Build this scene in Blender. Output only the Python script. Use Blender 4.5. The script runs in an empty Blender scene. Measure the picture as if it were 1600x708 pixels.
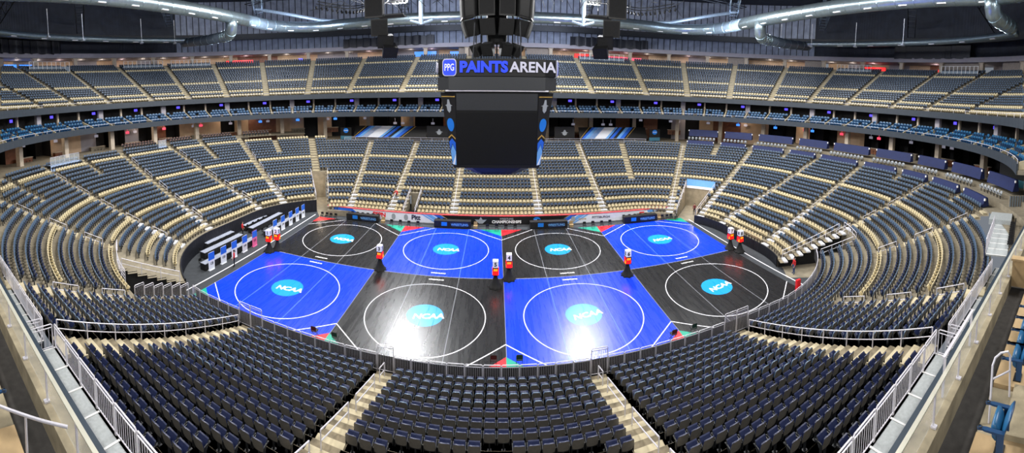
import bpy, bmesh, math, random
import numpy as np
from mathutils import Matrix, Vector
random.seed(7)
SC = bpy.context.scene
COL = SC.collection
PI = math.pi
# ------------------------------------------------------------------ camera, light, exposure
F_PX, CX, CY = 582.996, 776.2929, 187.3414          # cylindrical panorama of the 1600x708 frame
CAM_POS = np.array([-0.8099, -34.7135, 18.0065])
PITCH, YAW, ROLL = 0.0749, 0.0029, -0.0067
def cam_rows():
    R = np.eye(3)
    c, s = math.cos(YAW), math.sin(YAW);  R = np.array([[c,-s,0],[s,c,0],[0,0,1]]) @ R
    c, s = math.cos(PITCH), math.sin(PITCH); R = np.array([[1,0,0],[0,c,-s],[0,s,c]]) @ R
    c, s = math.cos(ROLL), math.sin(ROLL); R = np.array([[c,0,-s],[0,1,0],[s,0,c]]) @ R
    return R
CR = cam_rows()
cam = bpy.data.cameras.new('camera')
cam.type = 'PANO'
cam.panorama_type = 'CENTRAL_CYLINDRICAL'
cam.central_cylindrical_range_u_min = -CX/F_PX
cam.central_cylindrical_range_u_max = (1600-CX)/F_PX
cam.central_cylindrical_range_v_min = -(708-CY)/F_PX
cam.central_cylindrical_range_v_max = CY/F_PX
cam.central_cylindrical_radius = 1.0
cam.clip_end = 500
cam_o = bpy.data.objects.new('camera', cam)
COL.objects.link(cam_o)
m4 = Matrix.Identity(4)
for i in range(3):
    m4[i][0] = CR[0][i]; m4[i][1] = CR[2][i]; m4[i][2] = -CR[1][i]; m4[i][3] = CAM_POS[i]
cam_o.matrix_world = m4
SC.camera = cam_o
SC.view_settings.view_transform = 'Standard'
SC.view_settings.look = 'None'
SC.view_settings.gamma = 1.0
SC.view_settings.use_curve_mapping = False
SC.view_settings.exposure = 0.0
world = bpy.data.worlds.new('world'); SC.world = world
world.use_nodes = True
wb = world.node_tree.nodes['Background']
wb.inputs[0].default_value = (0.80, 0.88, 1.0, 1); wb.inputs[1].default_value = 0.24

def area(loc, size, power, col=(1,1,1), target=None, sy=None):  # makes the overhead lamps and the added fill lights
    l = bpy.data.lights.new('roof_lamp_and_fill', 'AREA'); l.shape = 'RECTANGLE'
    l.size = size; l.size_y = sy or size; l.energy = power; l.color = col
    o = bpy.data.objects.new('roof_lamp_and_fill', l); o.location = loc
    d = Vector(target if target else (loc[0], loc[1], 0)) - Vector(loc)
    o.rotation_euler = d.to_track_quat('-Z', 'Y').to_euler()
    COL.objects.link(o); return o
# the arena's floodlight banks under the roof
for x, y in ((-26,-14),(-9,-16),(9,-16),(26,-14),(-30,6),(-10,4),(10,4),(30,6)):
    area((x, y, 33.0), 5.0, 3600, (1.0, 0.97, 0.93), sy=2.0)
for x in (-17.5, 15.8):                               # the two banks that glare in the mats
    area((x, 30.0, 33.3), 2.6, 17000, (0.97, 0.98, 1.0), target=(x*0.3, -6, 0), sy=5.5)
for sx in (-1, 1):                                    # banks that light the end stands
    area((sx*30, 16, 33.0), 4.0, 5200, (1,0.98,0.95), target=(sx*46, 4, 8))
    area((sx*24, -8, 33.0), 4.0, 5200, (1,0.98,0.95), target=(sx*44, -14, 6))
    area((sx*16, 12, 33.0), 4.0, 4200, (1,0.98,0.95), target=(sx*18, 36, 12))
    area((sx*22, -42, 31.0), 5.0, 5000, (1,0.97,0.93), target=(sx*12, -20, 3))  # lamps added over the near stand to brighten the seat backs
    area((sx*38, 22, 30.0), 6.0, 2600, (0.72,0.80,1.0), target=(sx*52, 40, 41))   # added fill lights, without fixtures, brightening the roof steel
    area((sx*12, 36, 30.2), 6.0, 2200, (0.72,0.80,1.0), target=(sx*14, 52, 36))  # added upward fill for the far upper wall
    area((sx*46, -4, 30.0), 6.0, 1300, (0.72,0.80,1.0), target=(sx*70, 2, 40))  # added upward fill for the upper walls at both ends

# ------------------------------------------------------------------ materials
def lin(h):
    h = h.lstrip('#'); out = []
    for i in (0,2,4):
        c = int(h[i:i+2],16)/255
        out.append(c/12.92 if c <= .04045 else ((c+.055)/1.055)**2.4)
    return out
MATS = {}
def mat(name, hexc, rough=.6, metal=0., var=.12, scale=3., bump=0., emit=None, estr=0., alpha=1., spec=.5, trans=0., ribs=None, gloss_var=0.):
    m = bpy.data.materials.new(name); m.use_nodes = True
    nt = m.node_tree; b = nt.nodes['Principled BSDF']
    c = lin(hexc)
    b.inputs['Roughness'].default_value = rough; b.inputs['Metallic'].default_value = metal
    b.inputs['Specular IOR Level'].default_value = spec
    b.inputs['Base Color'].default_value = (*c, 1)
    tc = None
    if var > 0 or bump > 0 or gloss_var > 0:
        tc = nt.nodes.new('ShaderNodeTexCoord')
        nz = nt.nodes.new('ShaderNodeTexNoise'); nz.inputs['Scale'].default_value = scale; nz.inputs['Detail'].default_value = 5
        nt.links.new(tc.outputs['Object'], nz.inputs['Vector'])
        if var > 0:
            cr = nt.nodes.new('ShaderNodeValToRGB')
            cr.color_ramp.elements[0].position = .3; cr.color_ramp.elements[1].position = .7
            cr.color_ramp.elements[0].color = (*[x*(1-var) for x in c], 1)
            cr.color_ramp.elements[1].color = (*[min(1, x*(1+var)) for x in c], 1)
            nt.links.new(nz.outputs['Fac'], cr.inputs['Fac']); nt.links.new(cr.outputs['Color'], b.inputs['Base Color'])
        if bump > 0:
            bp = nt.nodes.new('ShaderNodeBump'); bp.inputs['Strength'].default_value = bump; bp.inputs['Distance'].default_value = .03
            nt.links.new(nz.outputs['Fac'], bp.inputs['Height']); nt.links.new(bp.outputs['Normal'], b.inputs['Normal'])
        if gloss_var > 0:
            n2 = nt.nodes.new('ShaderNodeTexNoise'); n2.inputs['Scale'].default_value = .9; n2.inputs['Detail'].default_value = 8
            n2.inputs['Roughness'].default_value = .7
            mp = nt.nodes.new('ShaderNodeMapping'); mp.inputs['Scale'].default_value = (3.2, .22, 1)
            nt.links.new(tc.outputs['Object'], mp.inputs['Vector']); nt.links.new(mp.outputs['Vector'], n2.inputs['Vector'])
            mr = nt.nodes.new('ShaderNodeMapRange'); mr.inputs['From Min'].default_value = .3; mr.inputs['From Max'].default_value = .7
            mr.inputs['To Min'].default_value = max(.05, rough-gloss_var); mr.inputs['To Max'].default_value = rough+gloss_var
            nt.links.new(n2.outputs['Fac'], mr.inputs['Value']); nt.links.new(mr.outputs['Result'], b.inputs['Roughness'])
    if name.endswith('wrestling mat') or name.endswith('mat disc'):   # fine scuff ridges across the vinyl
        n3 = nt.nodes.new('ShaderNodeTexNoise'); n3.inputs['Scale'].default_value = 1.0; n3.inputs['Detail'].default_value = 4
        m3 = nt.nodes.new('ShaderNodeMapping'); m3.inputs['Scale'].default_value = (3.0, 12, 1)
        nt.links.new(tc.outputs['Object'], m3.inputs['Vector']); nt.links.new(m3.outputs['Vector'], n3.inputs['Vector'])
        b3 = nt.nodes.new('ShaderNodeBump'); b3.inputs['Strength'].default_value = .35; b3.inputs['Distance'].default_value = .012
        nt.links.new(n3.outputs['Fac'], b3.inputs['Height']); nt.links.new(b3.outputs['Normal'], b.inputs['Normal'])
    if ribs:
        tc = tc or nt.nodes.new('ShaderNodeTexCoord')
        wv = nt.nodes.new('ShaderNodeTexWave'); wv.bands_direction = ribs[0]; wv.inputs['Scale'].default_value = ribs[1]
        nt.links.new(tc.outputs['Object'], wv.inputs['Vector'])
        bp = nt.nodes.new('ShaderNodeBump'); bp.inputs['Strength'].default_value = .5; bp.inputs['Distance'].default_value = .05
        nt.links.new(wv.outputs['Fac'], bp.inputs['Height']); nt.links.new(bp.outputs['Normal'], b.inputs['Normal'])
    if emit:
        b.inputs['Emission Color'].default_value = (*lin(emit), 1); b.inputs['Emission Strength'].default_value = estr
    if trans > 0:
        b.inputs['Transmission Weight'].default_value = trans; b.inputs['IOR'].default_value = 1.02
    if alpha < 1: b.inputs['Alpha'].default_value = alpha
    MATS[name] = m
    return m
M_floor   = mat('arena floor cover', '#31353a', .75, var=.2, scale=2)
M_conc    = mat('concrete', '#807867', .85, var=.2, scale=1.5, bump=.2)
M_concd   = mat('dark concrete', '#7d7566', .85, var=.2, scale=1.5, bump=.2)
M_step    = mat('stair concrete', '#b3a88c', .85, var=.15, scale=2)
M_land    = mat('worn stair landing', '#766c58', .9, var=.35, scale=3)
M_stepw   = mat('aluminium stair', '#d9dce4', .5, .2, var=.08)
M_navy    = mat('navy seat plastic', '#4b5e75', .42, var=.08, scale=6)
M_navyd   = mat('deep navy seat vinyl', '#151f42', .4, var=.08, scale=6)
M_under   = mat('dark seat underside', '#2b2f34', .55, var=.1, scale=6)
M_shell   = mat('charcoal seat shell', '#63605b', .5, var=.12, scale=8)
M_cream   = mat('cream seat plastic', '#c3b693', .45, var=.06, scale=6)
M_tabletop = mat('pale table cloth', '#8e94a4', .7, var=.05)
M_blue    = mat('blue seat plastic', '#1b567f', .38, var=.1, scale=5)
M_blueD   = mat('dark blue seat plastic', '#173c62', .38, var=.1, scale=5)
M_iron    = mat('dark iron', '#26282b', .5, .4, var=.1)
M_steel   = mat('painted steel rail', '#d3d1da', .4, .15, var=.08)
M_galv    = mat('galvanised duct', '#a9bcc6', .28, .85, var=.1, scale=2, bump=.05)
M_white   = mat('white paint', '#eeeeee', .6, var=.03)
M_black   = mat('black cloth', '#111214', .85, var=.25, scale=4)
M_blackp  = mat('black paint', '#0a0b0d', .55, var=.1)
M_screen  = mat('unlit screen', '#0e0f11', .4, var=.15, scale=20)
M_band    = mat('unlit ribbon screen', '#333538', .4, var=.1, scale=20)
M_fascia  = mat('slate fascia', '#2f3740', .5, var=.08, scale=2)
M_matk    = mat('black wrestling mat', '#1d1d1e', .28, var=.15, scale=2, gloss_var=.065, spec=.6)
M_matb    = mat('blue wrestling mat', '#083ad4', .28, var=.05, scale=2, gloss_var=.065, spec=.5)
M_disc    = mat('light blue mat disc', '#1496e2', .30, var=.03, gloss_var=.065)
M_line    = mat('white mat line', '#e8e8f0', .4, var=.02)
M_seam    = mat('pale mat tape', '#8c8f98', .4, var=.05)
M_seamb   = mat('pale blue mat tape', '#5f8cf0', .4, var=.05)
M_red     = mat('red mat vinyl', '#e0202c', .4, var=.05)
M_green   = mat('green mat vinyl', '#149e84', .4, var=.05)
M_banw    = mat('white banner', '#e4e8f2', .6, var=.03)
M_banb    = mat('blue banner', '#1a63d8', .6, var=.05)
M_bans    = mat('sky blue banner', '#6aa8ea', .6, var=.05)
M_ncaa    = mat('azure logo', '#1478dc', .5, var=.02)
M_gold    = mat('gold banner line', '#b9964a', .5, var=.05)
M_grey    = mat('grey graphic', '#9aa0a6', .6, var=.05)
M_tarp    = mat('navy tarpaulin', '#101f4e', .7, var=.12, scale=1.5, bump=.15)
M_plat    = mat('grey platform panel', '#7c8a96', .6, var=.1)
M_wall    = mat('beige concourse wall', '#c9ad90', .7, var=.1, scale=1)
M_wallw   = mat('white bulkhead', '#98949c', .7, var=.05, scale=1)
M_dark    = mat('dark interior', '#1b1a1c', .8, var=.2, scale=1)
M_pillar  = mat('concrete pillar', '#b8ab9a', .8, var=.1)
M_wood    = mat('brown wood panel', '#7a4a30', .5, var=.2, scale=2)
M_roof_shade   = mat('roof deck and shaded wall', '#232936', .7, var=.3, scale=.6, ribs=('X', 2.2))
M_metalw  = mat('ribbed metal wall panel', '#8a92a4', .5, .1, var=.25, scale=.7, ribs=('X', 2.0))
M_truss   = mat('blue grey steel', '#5d6a78', .5, .3, var=.15)
M_trussd  = mat('dark truss steel', '#23262b', .5, .3, var=.15)
M_curt    = mat('black drape', '#1a1c24', .5, var=.35, scale=5, bump=.4)
M_glass   = mat('clear glass', '#dfe9ee', .05, var=0, alpha=.14, spec=.4)
M_grate   = mat('grey walkway deck', '#aeb4b6', .6, .1, var=.12, scale=9)
M_ledge   = mat('pale concrete ledge', '#8c826b', .85, var=.3, scale=2.5, bump=.25)
M_carpet  = mat('dark grey floor', '#3a3836', .9, var=.25, scale=5)
M_woodst  = mat('tan concrete step', '#a38b66', .8, var=.15, scale=3)
M_skin    = mat('skin', '#c99a80', .6, var=.03)
M_hair    = mat('dark hair', '#2a1d16', .7, var=.1)
M_redc    = mat('red cloth', '#c8242a', .8, var=.08)
M_jean    = mat('blue denim', '#2f4a7a', .85, var=.12)
M_blackc  = mat('black trousers', '#1c1c20', .85, var=.1)
M_lamp    = mat('lamp face', '#ffffff', .4, var=0, emit='#f4f7ff', estr=14)
M_tvb     = mat('blue tv screen', '#101020', .3, var=0, emit='#5a4cff', estr=1.6)
M_pink    = mat('pink lit sign', '#402030', .4, var=0, emit='#ff4f6a', estr=1.2)
M_redsign = mat('red lit sign', '#501010', .4, var=0, emit='#ff2a2a', estr=1.5)
M_bluewin = mat('blue lit screen', '#102040', .4, var=0, emit='#3f8cff', estr=1.4)
M_letb    = mat('blue sign letter', '#1020a0', .5, var=0, emit='#2a50ff', estr=.75)
M_letg    = mat('grey sign letter', '#a8a8b8', .5, var=0, emit='#b0b0c4', estr=.35)
M_ledr    = mat('red led digits', '#300000', .4, var=0, emit='#ff0c0a', estr=11)
M_ledo    = mat('amber led digits', '#301000', .4, var=0, emit='#ff6a10', estr=6)
M_ledw    = mat('white lit number panel', '#d8d8e0', .5, var=0, emit='#e8e8ff', estr=.2)
M_cable   = mat('cable', '#2a2d33', .6)

# ------------------------------------------------------------------ mesh building
class MB:
    def __init__(s): s.v=[]; s.f=[]; s.mi=[]
    def add(s, vs, fs, mi=0):
        o=len(s.v); s.v.extend(vs)
        for f in fs: s.f.append(tuple(i+o for i in f)); s.mi.append(mi)
        return s
    def box(s, c, d, rz=0., mi=0, M=None):
        x,y,z=d[0]/2,d[1]/2,d[2]/2; ca,sa=math.cos(rz),math.sin(rz); vs=[]
        for dz in (-z,z):
            for dx,dy in ((-x,-y),(x,-y),(x,y),(-x,y)):
                vs.append((c[0]+dx*ca-dy*sa, c[1]+dx*sa+dy*ca, c[2]+dz))
        if M is not None: vs=[tuple(M@Vector(v)) for v in vs]
        return s.add(vs,[(3,2,1,0),(4,5,6,7),(0,1,5,4),(1,2,6,5),(2,3,7,6),(3,0,4,7)],mi)
    def hexa(s, b, t, mi=0):                              # four bottom + four top corners
        return s.add(list(b)+list(t),[(3,2,1,0),(4,5,6,7),(0,1,5,4),(1,2,6,5),(2,3,7,6),(3,0,4,7)],mi)
    def tube(s, pts, r, n=6, mi=0, closed=False, cap=True):
        P=[Vector(p) for p in pts]; k=len(P); rings=[]; rs = r if isinstance(r,(list,tuple)) else [r]*k
        up0=None
        for i,p in enumerate(P):
            if closed: d=P[(i+1)%k]-P[i-1]
            else: d=P[min(i+1,k-1)]-P[max(i-1,0)]
            if d.length<1e-9: d=Vector((0,0,1))
            d.normalize()
            if up0 is None:
                up0 = Vector((0,0,1)) if abs(d.z)<.9 else Vector((1,0,0))
            a=(up0-d*up0.dot(d))
            if a.length<1e-6: a=Vector((1,0,0))-d*d.x
            a.normalize(); b=d.cross(a); up0=a
            rings.append([tuple(p+(a*math.cos(2*PI*j/n)+b*math.sin(2*PI*j/n))*rs[i]) for j in range(n)])
        vs=[v for rg in rings for v in rg]; fs=[]
        m=k if closed else k-1
        for i in range(m):
            i2=(i+1)%k
            for j in range(n): fs.append((i*n+j,i*n+(j+1)%n,i2*n+(j+1)%n,i2*n+j))
        if cap and not closed: fs.append(tuple(reversed(range(n)))); fs.append(tuple((k-1)*n+j for j in range(n)))
        return s.add(vs,fs,mi)
    def lathe(s, prof, c=(0,0,0), n=16, mi=0):
        vs=[(c[0]+r*math.cos(2*PI*j/n),c[1]+r*math.sin(2*PI*j/n),c[2]+z) for r,z in prof for j in range(n)]; k=len(prof); fs=[]
        for i in range(k-1):
            for j in range(n): fs.append((i*n+j,i*n+(j+1)%n,(i+1)*n+(j+1)%n,(i+1)*n+j))
        fs.append(tuple(reversed(range(n)))); fs.append(tuple((k-1)*n+j for j in range(n)))
        return s.add(vs,fs,mi)
    def prism(s, poly, y0, y1, mi=0, axis='y'):            # outline in the x,z plane, thickness along y
        k=len(poly)
        if axis=='y': vs=[(x,y0,z) for x,z in poly]+[(x,y1,z) for x,z in poly]
        else: vs=[(x,z,y0) for x,z in poly]+[(x,z,y1) for x,z in poly]
        fs=[tuple(range(k)),tuple(reversed(range(k,2*k)))]+[(i,(i+1)%k+0 if False else (i+1)%k,(i+1)%k+k,i+k) for i in range(k)]
        return s.add(vs,fs,mi)
    def xf(s, M):
        s.v=[tuple(M@Vector(v)) for v in s.v]; return s
    def mesh(s, name, mats):
        me=bpy.data.meshes.new(name); me.from_pydata(s.v,[],s.f)
        for m in (mats if isinstance(mats,(list,tuple)) else [mats]): me.materials.append(m)
        if any(s.mi): me.polygons.foreach_set('material_index', s.mi)
        bm=bmesh.new(); bm.from_mesh(me); bmesh.ops.recalc_face_normals(bm, faces=bm.faces); bm.to_mesh(me); bm.free()
        me.update(); return me
    def build(s, name, mats, parent=None, smooth=False):
        me=s.mesh(name,mats)
        if smooth: me.shade_smooth()
        return link(name, me, parent)
def link(name, data, parent=None, loc=None):
    o=bpy.data.objects.new(name,data); COL.objects.link(o)
    if parent is not None: o.parent=parent
    if loc is not None: o.location=loc
    return o
def tag(o, label, cat, group=None, kind=None):
    o['label']=label; o['category']=cat
    if group: o['group']=group
    if kind: o['kind']=kind
    return o
def thing(name, label, cat, loc=(0,0,0), rz=0., group=None):
    o=bpy.data.objects.new(name,None); COL.objects.link(o); o.location=loc; o.rotation_euler=(0,0,rz)
    o.empty_display_size=.2
    return tag(o,label,cat,group)
def struct(name, mb, m, label=None, cat=None, smooth=False):
    o=mb.build(name,m,smooth=smooth); o['kind']='structure'
    if label: o['label']=label; o['category']=cat
    return o
def children_of(root, kids):
    return kids.setdefault(root.name,[c for c in COL.objects if c.parent==root])
def dup(root, kids, loc, rz, label, group=None):
    r=root.copy(); COL.objects.link(r); r.location=loc; r.rotation_euler=(0,0,rz); r['label']=label
    if group: r['group']=group
    for c in kids:
        k=c.copy(); COL.objects.link(k); k.parent=r
    return r
def text_mesh(txt, size, depth=.01, bold=.0, align='CENTER', shear=0., spacing=1.):
    cu=bpy.data.curves.new('lettering','FONT'); cu.body=txt; cu.size=size; cu.extrude=depth; cu.offset=bold
    cu.align_x=align; cu.align_y='CENTER'; cu.shear=shear; cu.space_character=spacing; cu.resolution_u=3
    o=bpy.data.objects.new('lettering',cu); COL.objects.link(o)
    dg=bpy.context.evaluated_depsgraph_get(); me=bpy.data.meshes.new_from_object(o.evaluated_get(dg))
    bpy.data.objects.remove(o); bpy.data.curves.remove(cu)
    return me
def text_obj(txt, size, m, parent, loc, rot, **k):
    me=text_mesh(txt,size,**k); me.materials.clear(); me.materials.append(m)
    o=link('lettering',me,parent,loc); o.rotation_euler=rot; return o
ORD=['zeroth','first','second','third','fourth','fifth','sixth','seventh','eighth','ninth','tenth','eleventh','twelfth','thirteenth','fourteenth','fifteenth','sixteenth','seventeenth','eighteenth','nineteenth','twentieth']
def ordw(n):
    if n<=20: return ORD[n]
    s={1:'st',2:'nd',3:'rd'}.get(n%10 if n%100 not in (11,12,13) else 0,'th'); return f'{n}{s}'
def project(p):
    q=CR@(np.asarray(p,float)-CAM_POS)
    return CX+F_PX*math.atan2(q[0],q[1]), CY-F_PX*q[2]/math.hypot(q[0],q[1])

# ------------------------------------------------------------------ bowl geometry: offsets of a rounded rectangle
X0,Y0=-.9,1.3
LOW=(19.2,3.6); SUI=(22.,1.); UPP=(24.,1.)
def ring_pos(s,R,ring):
    hx,hy=ring; q=PI/2*R; L=4*hx+4*hy+4*q; s%=L
    for kind,ln in (('r',hy),('c0',q),('f',2*hx),('c1',q),('l',2*hy),('c2',q),('n',2*hx),('c3',q),('r2',hy)):
        if s<=ln or kind=='r2': break
        s-=ln
    if kind=='r': return X0+hx+R, Y0+s, 1.,0.
    if kind=='r2': return X0+hx+R, Y0-hy+s, 1.,0.
    if kind=='f': return X0+hx-s, Y0+hy+R, 0.,1.
    if kind=='l': return X0-hx-R, Y0+hy-s, -1.,0.
    if kind=='n': return X0-hx+s, Y0-hy-R, 0.,-1.
    i=int(kind[1]); a=i*PI/2+s/R; sx=(1,-1,-1,1)[i]; sy=(1,1,-1,-1)[i]
    return X0+sx*hx+R*math.cos(a), Y0+sy*hy+R*math.sin(a), math.cos(a), math.sin(a)
def ring_s(spec,R,ring):
    hx,hy=ring; q=PI/2*R; k=spec[0]
    if k=='x':
        dx,side=spec[1],spec[2]
        if abs(dx)<=hx:
            return hy+q+hx-dx if side>0 else hy+q+2*hx+q+2*hy+q+dx+hx
        a=math.acos(min(1,(abs(dx)-hx)/R)); a=math.degrees(a if dx>0 else PI-a)*side
    elif k=='y':
        dy,side=spec[1],spec[2]
        if abs(dy)<=hy:
            if side<0: return hy+q+2*hx+q+hy-dy
            return dy if dy>=0 else 4*hx+4*hy+4*q+dy
        a=math.degrees(math.asin(min(1,(abs(dy)-hy)/R))); a=a if side>0 else 180-a
        if dy<0: a=-a
    else: a=spec[1]
    a%=360.; ar=math.radians(a)
    s=hy+R*ar
    if a>90: s+=2*hx
    if a>180: s+=2*hy
    if a>270: s+=2*hx
    return s
def ring_ang(x,y,ring):
    dx,dy=x-X0,y-Y0; ex=dx-max(-ring[0],min(ring[0],dx)); ey=dy-max(-ring[1],min(ring[1],dy))
    return math.degrees(math.atan2(ey,ex))
def spec_samples(ring,step=2.5):
    hx,hy=ring; out=[]
    out+=[('y',hy*t,1) for t in (0,)]
    out+=[('a',a) for a in np.arange(0,90.01,step)]
    n=max(2,int(2*hx/.6)); out+=[('x',hx-2*hx*i/n,1) for i in range(1,n)]
    out+=[('a',a) for a in np.arange(90.001,180.0,step)]
    out+=[('a',a) for a in np.arange(180+.001,270.01,step)]
    out+=[('x',-hx+2*hx*i/n,-1) for i in range(1,n)]
    out+=[('a',a) for a in np.arange(270.001,360,step)]
    out+=[('y',-hy*.999,1)]
    return out
TR=.85
def rowR(n): return 10.3+TR*(n-1)
def rowZ(n): return .8+.3*(n-1)+.0013*(n-1)**2
# ------------------------------------------------------------------ lower bowl
LOWER_AISLES=[ # name, spec, first row, last row, width, words
 ('RA',('y',4.9,1),1,23,1.2,'right end, aisle nearest the far corner'),
 ('RB',('a',29.5),1,23,1.2,'far right corner'),('RQ',('a',43),20,23,1.1,''),
 ('F7',('a',56),1,23,1.1,'far right tunnel'),
 ('F6',('a',80),10,23,1.1,''),
 ('F5',('x',15.6,1),1,24,1.2,''),('F4',('x',6.2,1),1,24,1.2,''),('F3',('x',-5.7,1),1,24,1.2,''),('F2',('x',-14.7,1),1,24,1.2,''),
 ('F1',('a',99),1,24,1.1,''),('F0',('a',122),13,25,1.3,''),
 ('LZ',('a',136),20,25,1.1,''),('LB',('a',148.5),4,27,1.2,''),('LP',('a',163),20,27,1.1,''),('LC',('y',6.2,-1),4,27,1.2,''),('LD',('y',-3.8,-1),4,28,1.2,''),
 ('LQ',('a',-166),22,28,1.1,''),('LF',('a',-152.5),4,28,1.2,''),('LR',('a',-137.5),21,28,1.1,''),('LH',('a',-127.5),11,28,1.2,''),
 ('NB',('x',-21.7,-1),5,24,1.2,''),('NA',('x',-15.5,-1),5,20,1.6,''),('N1',('x',-5.95,-1),5,20,1.25,''),('N2',('x',5.8,-1),5,20,1.25,''),
 ('NC',('x',15.5,-1),5,20,1.6,''),('ND',('x',21.7,-1),9,23,1.2,''),('RH',('a',-53),11,23,1.2,''),('RG',('a',-40.5),22,23,1.1,''),
 ('RF',('a',-27),1,23,1.2,''),('RE',('a',-16),22,23,1.1,''),('RD',('y',-3.9,1),1,23,1.2,''),('RP',('a',15.5),22,23,1.1,'')]
SECT_WORDS={'N1':'near centre block','NA':'block left of near centre','N2':'block right of near centre',
 'NB':'near left outer block','NC':'near right outer block','LH':'near left corner block','ND':'near right corner block',
 'RH':'near right glass rail block','RF':'right end nearest block','RD':'right end middle block','RA':'right end far block','RB':'far right corner block',
 'F7':'block by far right tunnel','F6':'block by far right tunnel','F5':'far block right of centre','F4':'far centre block','F3':'far block left of centre',
 'F2':'far block by lower stairs','F1':'block by far left tunnel','F0':'far left corner block','LB':'left end far block','LC':'left end middle block',
 'LD':'left end third block','LF':'left end nearest block','LP':'left end far block','LQ':'left end upper block','LR':'near left upper block',
 'RG':'near right upper block','RE':'right end upper block','RP':'right end upper block','RQ':'far right upper block','LZ':'far left upper block'}
CREAM={1,2,4,7,11,17,25}
def is_cream(s): return s[4] in CREAM and s[5] not in ('NB','NA','N1','N2','NC')
def row_ok(n,x,y):
    dx,dy=x-X0,y-Y0; a=ring_ang(x,y,LOW)
    if dy<-LOW[1]:
        if -21.7<=dx<=21.7: return 5<=n<=20
        if dx<0 and a>-116: return 11<=n<=24
        if dx>0 and a<-39.5: return 5<=n<=(21 if a<-54 else 23)
        if dx>0 and a<-25: return 10<=n<=23
    if a<=-116 or a>148.5: return 4<=n<=27
    if a>125: return 4<=n<=25
    if a>116.5: return 13<=n<=25
    if 33.5<a<50: return 10<=n<=23
    if dy>LOW[1] and -12.8<dx<-11.0: return 7<=n<=23
    return 1<=n<=23
SAMP=spec_samples(LOW,2.5)
# concrete terraces: one stepped sheet, open where the tunnels are
mb=MB(); NS=len(SAMP)
for n in range(1,29):
    R0,R1,z=rowR(n)-.55,rowR(n)+.30,rowZ(n); zn=rowZ(n+1)
    P=[(ring_pos(ring_s(sp,R0,LOW),R0,LOW),ring_pos(ring_s(sp,R1,LOW),R1,LOW)) for sp in SAMP]
    for j in range(NS):
        a,b=P[j],P[(j+1)%NS]; mx=(a[0][0]+b[0][0])/2; my=(a[0][1]+b[0][1])/2
        if not row_ok(n,mx,my): continue
        mb.add([(*a[0][:2],z),(*b[0][:2],z),(*b[1][:2],z),(*a[1][:2],z)],[(0,1,2,3)])
        mb.add([(*a[1][:2],z),(*b[1][:2],z),(*b[1][:2],zn),(*a[1][:2],zn)],[(0,1,2,3)])
        if n==1 or not row_ok(n-1,mx,my):                  # front wall of the lowest row there
            mb.add([(*a[0][:2],0),(*b[0][:2],0),(*b[0][:2],z),(*a[0][:2],z)],[(0,1,2,3)])
def cut_wall(spec,n0,n1,mb,off=0.):
    for n in range(n0,n1+1):
        R0,R1,z=rowR(n)-.55,rowR(n)+.30,rowZ(n)
        p=ring_pos(ring_s(spec,R0,LOW)+off,R0,LOW); q=ring_pos(ring_s(spec,R1,LOW)+off,R1,LOW)
        mb.add([(*p[:2],0),(*q[:2],0),(*q[:2],z+.05),(*p[:2],z+.05)],[(0,1,2,3)])
for spec,n0,n1 in ((('a',116.5),1,12),(('a',125),4,12),(('a',33.5),1,9),(('a',50),1,9),(('x',-21.7,-1),5,10),(('a',-39.5),5,9),(('x',-12.8,1),1,6),(('x',-11.0,1),1,6)):
    cut_wall(spec,n0,n1,mb)
struct('seating_terrace',mb,M_conc)
mb=MB()
for spec,n0,n1 in ((('a',-116),4,10),(('a',-25),1,9)): cut_wall(spec,n0,n1,mb)
struct('bleacher_end_wall',mb,M_black)
# aisle stairs: half steps between the rows
for nm,spec,r0,r1,w,_ in LOWER_AISLES:
    mb=MB(); mw=MB(); ml=MB()
    for n in range(r0,r1+1):
        for half in (0,1):
            R=rowR(n)-.55+.2+(.425 if half else 0); z=rowZ(n); zt=z+(0.02 if not half else (rowZ(n+1)-z)*.5)
            s=ring_s(spec,R,LOW); x,y,nx,ny=ring_pos(s,R,LOW)
            if not row_ok(n,*ring_pos(s,R,LOW)[:2]) and not row_ok(n,*ring_pos(s+.9,R,LOW)[:2]): continue
            if not half: continue
            t=mw if (n<=5 and nm[0]=='F') or (n<=10 and nm[0] in 'RL' and nm not in ('LH','RH')) else mb
            t.box((x,y,(z+zt)/2+.0),(w-.08,.425,zt-z),math.atan2(ny,nx)-PI/2)
            ml.box((x-nx*.425,y-ny*.425,z+.012),(w-.08,.4,.02),math.atan2(ny,nx)-PI/2)
    if mb.v: struct('aisle_stair',mb,M_step)
    if mw.v: struct('aisle_stair',mw,M_stepw)
    if ml.v: struct('aisle_landing',ml,M_land)

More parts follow.
